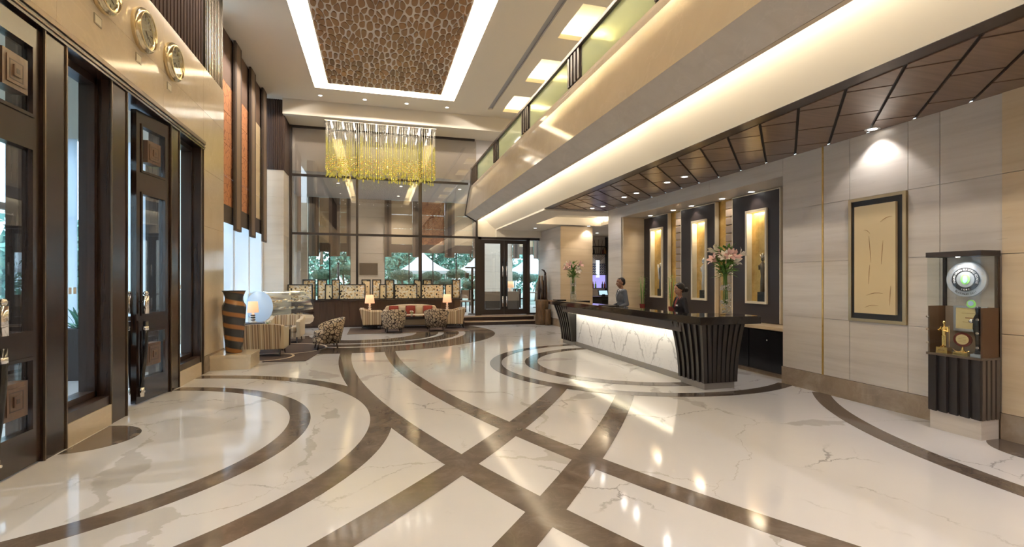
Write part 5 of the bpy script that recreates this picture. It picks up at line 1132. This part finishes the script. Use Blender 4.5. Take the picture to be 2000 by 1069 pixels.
def side_table(lab, loc, h=.57):
    t = thing('side_table', lab, 'table', loc); b = MB(); b.box(-.27, .27, -.24, .24, h-.04, h); inst('top', b.mesh('wood_dark'), t); b = MB(); b.box(-.24, .24, -.21, .21, .12, .15); inst('shelf', b.mesh('wood_dark'), t)
    for x in (-1, 1):
        for y in (-1, 1): b = MB(); b.box(x*.24-.02, x*.24+.02, y*.21-.02, y*.21+.02, 0, h-.04); inst('leg', b.mesh('wood_dark'), t)
side_table('dark side table at the left end of the central sofa', (-.22, 17.58, .0)); table_lamp('cream-shaded lamp left of the sofa with turned white base', (-.22, 17.56, .57))
side_table('dark side table at the right end of the central sofa', (2.50, 17.56, .0)); table_lamp('cream-shaded lamp right of the sofa with turned white base', (2.46, 17.5, .57))
side_table('dark side table by the window behind the striped armchair', (-3.16, 14.3, .0136), .50); table_lamp('orange-shaded lamp with black ringed base by the window', (-3.16, 14.3, .5136), .85, True)
# ================================================================ PASTRY DISPLAY CASE (axis runs away to the right)
t = thing('pastry_case', 'curved glass pastry display case with cream base by the window', 'display case', (-2.72, 15.7, 0), -math.radians(36), None)
# local: y along the case, x towards the customers
prof = [(-.42, .42), (-.40, 1.22), (-.28, 1.31), (-.05, 1.32), (.18, 1.24), (.36, 1.06), (.46, .84), (.50, .62), (.47, .52)]
hl = .78
b = MB()
for p, q in zip(prof[1:-2], prof[2:-1]): b.add([(p[0], -hl, p[1]), (q[0], -hl, q[1]), (q[0], hl, q[1]), (p[0], hl, p[1])], [(0, 1, 2, 3)], True)
o = inst('curved_glass', b.mesh('glass_case'), t); mo = o.modifiers.new('s', 'SOLIDIFY'); mo.thickness = .008
for s, m in ((-1, 'glass_frost'), (1, 'glass_case')):
    n_ = 28; el = [(.02+.50*math.cos(2*PI*k/n_), .90+.43*math.sin(2*PI*k/n_)) for k in range(n_)]; b = MB(); b.prism(el, 'y', s*hl-.006, s*hl+.006); inst('end_panel', b.mesh(m), t)
b = MB(); b.prism([(-.42, .30), (-.42, .58), (.46, .58), (.52, .50), (.48, .38), (.36, .30)], 'y', -hl, hl); inst('cream_body', b.mesh('case_cream'), t)
b = MB(); b.box(-.36, .22, -hl+.06, hl-.06, 0, .30); inst('plinth', b.mesh('travertine'), t)
b = MB(); b.box(-.42, -.38, -hl, hl, .58, 1.25); inst('back_wall', b.mesh('silver'), t)
for z, xe in ((.78, .38), (.98, .28)): b = MB(); b.box(-.38, xe, -hl+.02, hl-.02, z, z+.012); inst('glass_shelf', b.mesh('glass_case'), t)
b = MB(); b.box(-.1, -.04, -hl+.03, hl-.03, 1.27, 1.29); inst('strip_light', b.mesh('bulb_warm'), t)
rnd = random.Random(11); k_ = 0
names = [('cake', 'cake'), ('pastry_tray', 'pastry tray')]
loc0 = Vector((-2.72, 15.7, 0)); Rz = Matrix.Rotation(-math.radians(36), 3, 'Z')
for zi_, (z, rowlab, xm) in enumerate(((.58, 'bottom shelf', .30), (.792, 'middle shelf', .22), (.992, 'top shelf', .12))):
    for j in range(5):
        p = loc0+Rz@Vector((rnd.uniform(-.1, xm), -.62+j*.31, z)); q = thing('pastry_plate', 'plate of pastries on the %s of the glass case, %s from the window end' % (rowlab, ORD[j]), 'pastries', p, group='pastry plates in the glass case')
        b = MB(); b.lathe([(.06, 0), (.11, .012), (.105, .016), (.05, .008)], 16); inst('plate', b.mesh('ceramic'), q)
        for e in range(5): b = MB(); b.sphere((.06*math.cos(e*1.26), .06*math.sin(e*1.26), .035), (.032, .032, .022), 8, 5); inst('pastry', b.mesh('food' if (e+j) % 3 else 'ceramic'), q)
# ================================================================ CHANDELIER
t = thing('chandelier', 'wide rectangular chandelier of hanging yellow glass rods and drops', 'chandelier', (.18, 17.55, 7.0))
X0, X1, Y0, Y1 = -1.66, 2.03, 17.14, 17.98
b = MB(); b.box(X0, X1, Y0, Y1, 6.93, 7.0); b.build('ceiling_plate', 'chrome', t, bevel=.004)
me_b = MB().sphere((0, 0, 0), .021, 10, 8).mesh('bulb_crystal')
for i in range(10):
    for j in range(3): inst('bulb', me_b, t, (X0+.2+i*(X1-X0-.4)/9-.18, Y0+.14+j*.26-17.55, -.095))
def strand(L1, L2, nb, seed):
    r = random.Random(seed); b = MB(); b.mi = 0; b.tube([(0, 0, 0), (0, 0, -L1)], .007, 5, caps=False)
    b.mi = 1; b.tube([(0, 0, -L1), (0, 0, -L1-L2)], .0075, 6); z = -L1-L2
    for k in range(nb): z -= .04; b.mi = 2 if k % 3 == 1 else 1; b.sphere((r.uniform(-.01, .01), 0, z), (.022, .022, .026), 6, 5); z -= .03
    b.mi = 1
    b.lathe([(.003, z), (.010, z-.03), (.034, z-.095), (.028, z-.125), (.004, z-.15)], 8); return b.mesh(['glass_clear_rod', 'glass_yellow', 'gold'])
var = [strand(.46+.03*k, .62-.05*(k % 3), 5+(k*2) % 5, k) for k in range(6)]+[strand(.6, .46, 8, 9), strand(.40, .60, 10, 10)]
rnd = random.Random(2)
for j in range(5):
    for i in range(50):
        if j in (1, 2, 3) and not (i < 1 or i > 48) and (i+j) % 4: continue
        x = X0+.04+i*(X1-X0-.08)/49+rnd.uniform(-.012, .012); y = Y0+.06+j*.18+rnd.uniform(-.02, .02); inst('glass_strand', rnd.choice(var), t, (x-.18, y-17.55, -.07))
# ================================================================ PEBBLE-CUT WOODEN PANEL in the coffer
t = thing('coffer_panel', 'suspended ceiling panel covered with pebble-shaped slices of brown wood', 'ceiling panel', (.3, 7, ZC))
PX0, PX1, PY0, PY1 = -1.39, 1.98, -1.9, 15.40
b = MB(); b.box(PX0, PX1, PY0, PY1, ZC+.002, ZC+.13); P('board_pale', (.74, .68, .62), .6); b.build('board', 'board_pale', t)
rnd = random.Random(21); NX_, AN = 23, 2.35
sx = (PX1-PX0)/NX_; sy = sx*AN; NY_ = int((PY1-PY0)/sy)
pts = []
for j in range(NY_):
    for i in range(NX_): pts.append((PX0+(i+.5+.25*(j % 2-.5)+rnd.uniform(-.47, .47))*sx, (PY0+(j+.5+rnd.uniform(-.47, .47))*sy)/AN))
def vor(k):
    px_, py_ = pts[k]; jj, ii = divmod(k, NX_)
    Q = [(px_-2*sx, py_-2*sx), (px_+2*sx, py_-2*sx), (px_+2*sx, py_+2*sx), (px_-2*sx, py_+2*sx)]
    for f in (lambda p: p[0]-PX0-.02, lambda p: PX1-.02-p[0], lambda p: p[1]-(PY0+.03)/AN, lambda p: (PY1-.03)/AN-p[1]): Q = clip(Q, f)
    for dj in range(-3, 4):
        for di in range(-3, 4):
            a, c_ = jj+dj, ii+di
            if (dj or di) and 0 <= a < NY_ and 0 <= c_ < NX_:
                qx, qy = pts[a*NX_+c_]; mx, my = (px_+qx)/2, (py_+qy)/2; nx, ny = px_-qx, py_-qy
                Q = clip(Q, lambda p: (p[0]-mx)*nx+(p[1]-my)*ny)
                if len(Q) < 3: return None
    cx = sum(p[0] for p in Q)/len(Q); cy = sum(p[1] for p in Q)/len(Q)
    pr = min(max(.84, 0), 1); kk = rnd.choice((.66, .74, .82, .84)); Q = [(cx+(p[0]-cx)*kk, cy+(p[1]-cy)*kk) for p in Q]
    return [(x, y*AN) for x, y in chaikin(Q, 2)]
C_ = [(k, vor(k)) for k in range(len(pts))]; C_ = [(k, q) for k, q in C_ if q]
vis = sorted([c_ for c_ in C_ if pts[c_[0]][1]*AN > 8.6], key=lambda c_: pts[c_[0]][1]); sing = set(k for k, _ in vis[:300]); rest = MB()
for k, q in C_:
    if k in sing: b = MB(); b.prism(q, 'z', ZC-.022, ZC+.002); b.build('wood_slice', 'pebble_wood', t)
    else: rest.prism(q, 'z', ZC-.022, ZC+.002)
rest.build('wood_slices', 'pebble_wood', t, kind='stuff')
# ================================================================ RESTAURANT beyond the glass
f = MB(); f.box(-3.6, 10.5, GY, 25.2, -.15, .30); tag(f.build('floor_restaurant', 'terrazzo'), 'raised stone floor of the restaurant beyond the glass', 'floor', kind='structure')
c = MB(); c.box(-3.6, 7.6, GY+.3, 25.2, 5.6, 5.7); c.box(-3.6, 8.2, GY+.06, GY+.3, 5.45, 7.0); tag(c.build('ceiling_restaurant_backing', 'plaster_grey'), 'grey ceiling of the restaurant and added grey backing behind the upper glass', 'ceiling', kind='structure')  # second box is a grey wall added behind the upper glass to show reflections
w = MB(); w.box(-3.7, -3.6, GY, 25.2, .3, 5.6); tag(w.build('wall_restaurant', 'tile_cream'), 'cream side wall of the restaurant', 'wall', kind='structure')
FY = 25.0
for x0, x1, lab in ((-1.2, .39, 'cream pillar of the restaurant facade carrying the television'), (5.2, 6.95, 'cream pillar of the restaurant facade behind the double doors'), (8.75, 10.5, 'cream pillar at the right end of the restaurant facade'), (-3.6, -3.15, 'cream pillar at the left end of the restaurant facade')):
    t = thing('facade_pillar', lab, 'pillar', ((x0+x1)/2, FY, .3))
    for k in range(6): b = MB(); b.box(x0, x1, FY-.2, FY+.2, .3+k*.883+.003, .3+(k+1)*.883-.003); b.build('stone_course', 'tile_cream', t)
k = 5
for x0, x1, pat in ((-3.15, -1.2, ((-3.07, .45, 's'), (-2.62, .44, 'b'), (-2.18, .5, 's'), (-1.68, .3, 'b'), (-1.38, .18, 's'))), (.39, 5.2, ((.39, .33, 's'), (.72, 1.02, 'b'), (1.74, .46, 's'), (2.2, 1.15, 'o'), (3.35, .5, 's'), (3.85, .95, 'b'), (4.8, .4, 's'))), (6.95, 8.75, ((6.95, .35, 's'), (7.3, .8, 'b'), (8.1, .55, 's')))):
    t = thing('window_%d' % k, ('window of the restaurant facade left of the television pillar', 'widest window of the restaurant facade looking onto white tents', 'window of the restaurant facade seen through the double doors')[k-5], 'window', ((x0+x1)/2, FY, .3), kind='structure')
    b = MB(); b.box(x0, x1, FY+.10, FY+.11, .3, 5.6); b.build('glass_pane', 'glass', t)
    n_ = max(2, round((x1-x0)/1.2))
    for i in range(n_+1): b = MB(); xm = x0+(x1-x0)*i/n_; b.box(xm-.025, xm+.025, FY+.07, FY+.14, .3, 5.6); b.build('mullion', 'mullion', t)
    for i, (xa, wd, st) in enumerate(pat):
        desc = {'s': 'dark brown blind strip', 'b': 'cream blind panel with brown hem', 'o': 'terracotta patterned blind panel'}[st]
        zb = 2.78 if st == 's' else 3.0; y = FY-.30 if st == 's' else FY-.24
        q = thing('window_blind', '%s, %s from the left on the %s restaurant window' % (desc, ORD[i], ('left', 'wide middle', 'right')[k-5]), 'blind', (xa+wd/2, y, zb), group='restaurant blinds')
        if st == 's': b = MB(); b.box(xa, xa+wd, y-.02, y+.02, zb, 5.58); b.build('fabric', 'blind_brown2', q); b = MB(); b.box(xa+wd*.3, xa+wd*.7, y-.024, y-.02, zb+.05, 5.58); b.build('centre_band', 'blind_brown', q)
        else:
            b = MB(); b.box(xa, xa+wd, y, y+.014, zb, zb+.42); b.build('hem', 'blind_brown2', q)
            for a, c_ in ((zb+.42, 4.2), (4.2, 4.9), (4.9, 5.58)): b = MB(); b.box(xa, xa+wd, y, y+.014, a+.004, c_-.004); b.build('fold', 'blind_orange' if st == 'o' else 'blind_beige', q)
    k += 1
t = thing('television', 'flat television on the cream restaurant pillar', 'television', (-.36, FY-.25, 1.9)); b = MB(); b.box(-.43, .43, 0, .05, 0, .57); inst('housing', b.mesh('bronze'), t); b = MB(); b.box(-.40, .40, -.004, 0, .03, .54); inst('screen', b.mesh('screen_dark'), t)
for x, y in ((-1.5, 21), (1.0, 21), (3.5, 21), (6, 21), (1, 23.5), (4.5, 23.5)): downlight(x, y, 5.6, 'small downlight in the restaurant ceiling', 'restaurant downlights', 200, 110, NEUT)
# tables, chairs, lamp
def din_chair(lab, x, y, rz, m='wood_dark'):
    t = thing('dining_chair', lab, 'chair', (x, y, .30), rz, 'restaurant chairs'); b = MB(); b.box(-.22, .22, -.22, .22, .42, .48); inst('seat', b.mesh(m), t); b = MB(); b.box(-.22, .22, -.24, -.19, .56, .92); inst('backrest', b.mesh(m), t)
    for sx_ in (-.19, .19):
        for sy_, h in ((-.20, .92), (.19, .42)): b = MB(); b.box(sx_-.02, sx_+.02, sy_-.02, sy_+.02, 0, h); inst('leg', b.mesh('wood_dark'), t)
def din_table(lab, x, y):
    t = thing('dining_table', lab, 'table', (x, y, .30), group='restaurant tables'); b = MB(); b.box(-.4, .4, -.4, .4, .71, .75); inst('top', b.mesh('wood_brown'), t); b = MB(); b.tube([(0, 0, .03), (0, 0, .71)], .04, 10); inst('pedestal', b.mesh('bronze'), t); b = MB(); b.lathe([(.25, 0), (.24, .03)], 20); inst('foot', b.mesh('bronze'), t)
for i, (x, y) in enumerate(((3.6, 21.5), (5.6, 23.0), (7.6, 22.5), (1.8, 22.8), (-.4, 22.4))):
    wh = ('nearest the sign stand', 'behind the left door leaf', 'behind the side pane', 'under the wide window', 'under the television')[i]
    din_table('square wooden dining table %s' % wh, x, y); din_chair('dark dining chair left of the table %s' % wh, x-.75, y, -PI/2); din_chair('dark dining chair right of the table %s' % wh, x+.75, y, PI/2)
din_chair('tan leather dining chair beyond the sign stand', 3.55, 20.3, PI*.8, 'leather')
t = thing('lounge_bench', 'grey upholstered bench behind the glass doors', 'bench', (5.2, 20.6, .30)); b = MB(); b.box(-.8, .8, -.3, .3, .1, .45); inst('seat', b.mesh('apron_brown'), t); b = MB(); b.box(-.8, .8, -.3, -.15, .45, .85); inst('backrest', b.mesh('leather'), t)
for x in (-.7, .7):
    for y in (-.22, .22): b = MB(); b.box(x-.03, x+.03, y-.03, y+.03, 0, .1); inst('leg', b.mesh('wood_dark'), t)
t = thing('side_cabinet', 'dark side cabinet behind the right leaf of the glass door', 'cabinet', (6.0, 21.9, .30)); b = MB(); b.box(-.45, .45, -.25, .25, .06, .68); inst('body', b.mesh('apron_brown'), t); b = MB(); b.box(-.48, .48, -.28, .28, .68, .72); inst('top', b.mesh('wood_dark'), t)
for x in (-.22, .22): b = MB(); b.box(x-.21, x+.21, -.262, -.25, .09, .65); inst('cabinet_door', b.mesh('wood_dark'), t)
b = MB(); b.box(-.4, .4, -.2, .2, 0, .06); inst('plinth', b.mesh('lamp_black'), t)
table_lamp('orange-shaded lamp on the cabinet behind the glass door', (6.0, 21.9, 1.02), 1.3)
t = thing('sign_stand', 'dark T-shaped stand with a hanging sign box behind the glass', 'stand', (3.62, 18.75, .30)); b = MB(); b.box(-.04, .04, -.04, .04, .04, 1.85); inst('post', b.mesh('wood_carved'), t); b = MB(); b.box(-.28, .12, -.04, .04, 1.80, 1.86); inst('crossbar', b.mesh('wood_dark'), t); b = MB(); b.box(-.28, -.14, -.05, .05, 1.42, 1.62); inst('sign_box', b.mesh('wood_dark'), t); b = MB(); b.tube([(-.21, 0, 1.6), (-.21, 0, 1.82)], .006, 6); inst('cord', b.mesh('lamp_black'), t); b = MB(); b.lathe([(.18, 0), (.16, .04)], 16); inst('foot', b.mesh('wood_dark'), t)
t = thing('dark_sculpture', 'dark cloaked sculpture standing just inside the restaurant door', 'sculpture', (4.05, 19.3, .30)); b = MB(); b.lathe([(.20, 0), (.22, .3), (.17, .7), (.13, .95), (.05, 1.08)], 14); inst('cloak', b.mesh('lamp_black'), t); b = MB(); b.sphere((0, 0, 1.15), (.08, .08, .10), 10, 8); inst('head', b.mesh('lamp_black'), t)
# ================================================================ BAR seen past the cream column
t = thing('bar_backdrop', 'bar back wall with shelves, dark lattice and violet glow', 'bar', (9.3, 19.3, 0))
b = MB(); b.box(8.2, 10.5, 19.35, 19.45, 0, 3.55); b.build('wall', 'travertine', t)
b = MB(); b.box(8.2, 9.62, 19.33, 19.35, 2.36, 3.42); b.build('upper_panel', 'stone_grey', t); b = MB(); b.box(9.62, 9.95, 19.2, 19.35, .9, 3.5); b.build('dark_post', 'lamp_black', t)
for k in range(9): b = MB(); a = -.8+k*.2; b.tube([(9.3, 19.32, 2.4), (9.3+math.sin(a)*1.0, 19.32, 2.4+math.cos(a)*1.0)], .008, 5); b.build('ray_inlay', 'bronze', t)
b = MB(); b.box(8.2, 9.62, 19.32, 19.35, 1.90, 2.36); b.build('lattice_back', 'tie', t)
for i in range(14):
    for j in range(4): b = MB(); b.arc(8.3+i*.1, 0, .028, .042, .3*i, .3*i+4.6, 0, .01, 10); o = inst('lattice_scroll', b.mesh('ceramic'), t, (-9.3+0, 19.315-19.3, 1.96+j*.11)); o.rotation_euler = (PI/2, 0, 0)
b = MB(); b.box(8.2, 9.62, 19.33, 19.35, 1.30, 1.88); b.build('violet_panel', 'bar_purple', t)
b = MB(); b.box(9.12, 9.24, 19.1, 19.2, 1.75, 2.5); b.build('light_tube', 'bar_white', t)
for z in (1.28, 1.86, 2.75, 3.08): b = MB(); b.box(8.2, 9.62, 19.1, 19.33, z, z+.025); b.build('shelf', 'lamp_black', t)
for i, (x, z, m) in enumerate(((8.98, 1.305, 'plaque_red'), (9.1, 1.305, 'leaf'), (9.42, 1.305, 'lamp_black'), (9.52, 1.305, 'plaque_red'), (9.45, 2.775, 'plaque_red'), (9.55, 2.775, 'rust'), (9.02, 2.775, 'lamp_black'))):
    q = thing('bottle', '%s on the %s bar shelf' % (('dark red bottle, first from left,', 'green bottle', 'black bottle', 'dark red bottle, last on the right,', 'dark red bottle', 'amber bottle', 'black bottle')[i], 'violet lit lower' if z < 2 else 'upper'), 'bottle', (x, 19.2, z), group='bar bottles')
    b = MB(); b.lathe([(.035, 0), (.037, .01), (.037, .15), (.014, .2), (.013, .26)], 12); inst('body', b.mesh(m), q); b = MB(); b.lathe([(.016, .25), (.016, .275)], 10); inst('cap', b.mesh('gold'), q)
t = thing('cashier_cabinet', 'black cashier cabinet beside the cream column', 'cabinet', (8.1, 16.8, 0)); b = MB(); b.box(-.45, .45, -.25, .25, 0, 1.0); inst('body', b.mesh('lamp_black'), t); b = MB(); b.box(-.47, .47, -.27, .27, 1.0, 1.03); inst('top', b.mesh('wood_dark'), t); b = MB(); b.box(.0, .4, -.262, -.25, .55, .9); inst('flap', b.mesh('black_gloss'), t)
t = thing('cashier_screen', 'small tilted touch screen on the black cashier cabinet', 'monitor', (8.25, 16.75, 1.03)); b = MB(); b.obox((0, 0, .13), (.2, 0, 0), (0, .03, .10), (0, .012, -.004)); inst('housing', b.mesh('lamp_black'), t); b = MB(); b.obox((0, -.014, .135), (.17, 0, 0), (0, .024, .08), (0, .002, -.0006)); inst('display', b.mesh('screen_on'), t); b = MB(); b.box(-.06, .06, -.05, .05, 0, .08); inst('foot', b.mesh('lamp_black'), t)
w = MB(); w.box(10.4, 10.5, 12.4, 22, 0, 3.6); w.box(7.6, 10.5, 12.3, 12.4, 0, 3.6); tag(w.build('wall_bar', 'travertine_warm'), 'warm stone wall closing the bar area', 'wall', kind='structure')
for x in (8.6, 9.4): downlight(x, 18, 3.55, 'small downlight in the ceiling in front of the bar shelves', 'bar downlights', 60, 100, WARM2)
# ================================================================ OUTSIDE
g = MB(); g.box(-60, 60, 25.2, 90, -.3, .0); g.box(-60, -5.7, -30, 25.2, -.3, -.02); tag(g.build('ground', 'ground'), 'green ground outside the building', 'ground', kind='structure')
def leafball(b, c_, r, n_, s, rnd):
    for _ in range(n_):
        a, e = rnd.uniform(0, 2*PI), math.asin(rnd.uniform(-1, 1)); d_ = Vector((math.cos(a)*math.cos(e)*r[0], math.sin(a)*math.cos(e)*r[1], math.sin(e)*r[2]))*rnd.uniform(.82, 1.03); p = Vector(c_)+d_
        u = Vector((rnd.uniform(-1, 1), rnd.uniform(-1, 1), rnd.uniform(-1, 1))).normalized(); w_ = u.orthogonal().normalized(); b.add([p-u*s, p+w_*s*.5, p+u*s, p-w_*s*.5], [(0, 1, 2, 3)])
def tree(lab, x, y, h, r, seed, dark=False):
    rnd = random.Random(seed); t = thing('tree', lab, 'tree', (x, y, 0), group='trees outside'); b = MB(); b.tube([(0, 0, 0), (.1, 0, h*.4), (.05, .1, h*.75)], [.14, .11, .05], 8); inst('trunk', b.mesh('wood_brown'), t)
    b = MB()
    for k in range(9): a = k*2.4; q = rnd.uniform(.2, .7)*r; leafball(b, (q*math.cos(a), q*math.sin(a), h*rnd.uniform(.2, .95)), (r*.55, r*.55, r*.5), 260, .17, rnd)
    inst('crown', b.mesh('leaves_dark' if dark else 'leaves'), t)
for i in range(14):
    x = -9+i*1.75; tree('leafy green tree in the garden behind the tents, %s from the left' % (ORD+['ninth', 'tenth', 'eleventh', 'twelfth', 'thirteenth', 'fourteenth'])[i], x, 36+(i % 3)*1.6, 5.4+(i % 4)*.8, 2.3, 40+i)
def topiary(lab, x, y, zc, r, seed):
    rnd = random.Random(seed); t = thing('topiary', lab, 'shrub', (x, y, 0), group='mushroom topiaries'); b = MB(); b.tube([(0, 0, 0), (.05, 0, zc*.5), (0, 0, zc)], [.08, .06, .05], 7); inst('stem', b.mesh('wood_brown'), t)
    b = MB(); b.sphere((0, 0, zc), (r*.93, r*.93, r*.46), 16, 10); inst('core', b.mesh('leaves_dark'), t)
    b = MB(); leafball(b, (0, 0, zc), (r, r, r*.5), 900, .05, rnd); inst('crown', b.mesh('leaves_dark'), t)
for i, (x, z, r, y) in enumerate(((-2.7, 1.92, .60, 27.5), (-1.75, 2.2, .55, 28), (-1.0, 1.65, .42, 27), (1.36, 1.92, .62, 27.5), (3.0, 1.85, .58, 27.5), (3.75, 1.5, .42, 27), (4.45, 2.0, .58, 27.8), (5.1, 1.35, .45, 26.8), (7.6, 1.85, .55, 27.5), (8.7, 1.75, .5, 27.5))):
    topiary('clipped mushroom-shaped shrub outside, %s from the left' % (ORD+['ninth', 'tenth'])[i], x, y, z, r, 70+i)
t = thing('garden_post', 'slim black post standing outside the left restaurant window', 'post', (-1.85, 26.0, 0)); b = MB(); b.tube([(0, 0, .04), (0, 0, 2.45)], .055, 10); inst('shaft', b.mesh('lamp_black'), t); b = MB(); b.lathe([(.14, 0), (.12, .05)], 14); inst('foot', b.mesh('lamp_black'), t); b = MB(); b.lathe([(.06, 2.45), (.07, 2.5), (.04, 2.54)], 12); inst('cap', b.mesh('lamp_black'), t)
def tent(lab, x, y, w, ze, zp, rz=0):
    t = thing('garden_tent', lab, 'tent', (x, y, 0), rz, 'white garden tents'); b = MB(); n_ = 10; V = []
    for k in range(n_+1):
        s = k/n_; r = w/2*(1-s)**1.0; z = ze+(zp-ze)*(s**1.7); V += [(-r, -r, z), (r, -r, z), (r, r, z), (-r, r, z)]
    b.add(V, [(4*i+k, 4*i+(k+1) % 4, 4*i+4+(k+1) % 4, 4*i+4+k) for i in range(n_) for k in range(4)], False); inst('canopy', b.mesh('tent'), t)
    b = MB()
    for k in range(4): (xa, ya), (xb, yb) = [((-1, -1), (1, -1)), ((1, -1), (1, 1)), ((1, 1), (-1, 1)), ((-1, 1), (-1, -1))][k]; b.add([(xa*w/2, ya*w/2, ze), (xb*w/2, yb*w/2, ze), (xb*w/2, yb*w/2, ze-.18), (xa*w/2, ya*w/2, ze-.18)], [(0, 1, 2, 3)])
    o = inst('valance', b.mesh('tent'), t); mo = o.modifiers.new('s', 'SOLIDIFY'); mo.thickness = .02
    for xa, ya in ((-1, -1), (1, -1), (1, 1), (-1, 1)): b = MB(); b.tube([(xa*w/2*.97, ya*w/2*.97, 0), (xa*w/2*.97, ya*w/2*.97, ze)], .04, 6); inst('pole', b.mesh('white_paint'), t)
tent('white peaked garden tent seen through the wide window', 2.75, 30.5, 3.4, 2.2, 3.4); tent('white peaked garden tent left of the double doors', 6.5, 30.5, 3.4, 2.2, 3.5); tent('white peaked garden tent seen through the right door leaf', 9.85, 30.5, 3.2, 2.2, 3.35)
for i, (x, y) in enumerate(((-9.5, 10.5), (-10.5, 13.5), (-8.2, 15.5), (-9.2, 7.0), (-12, 17))): tree('leafy tree outside the entrance porch, %s of five' % ORD[i], x, y, 2.6+.4*(i % 3), 1.5, 90+i)
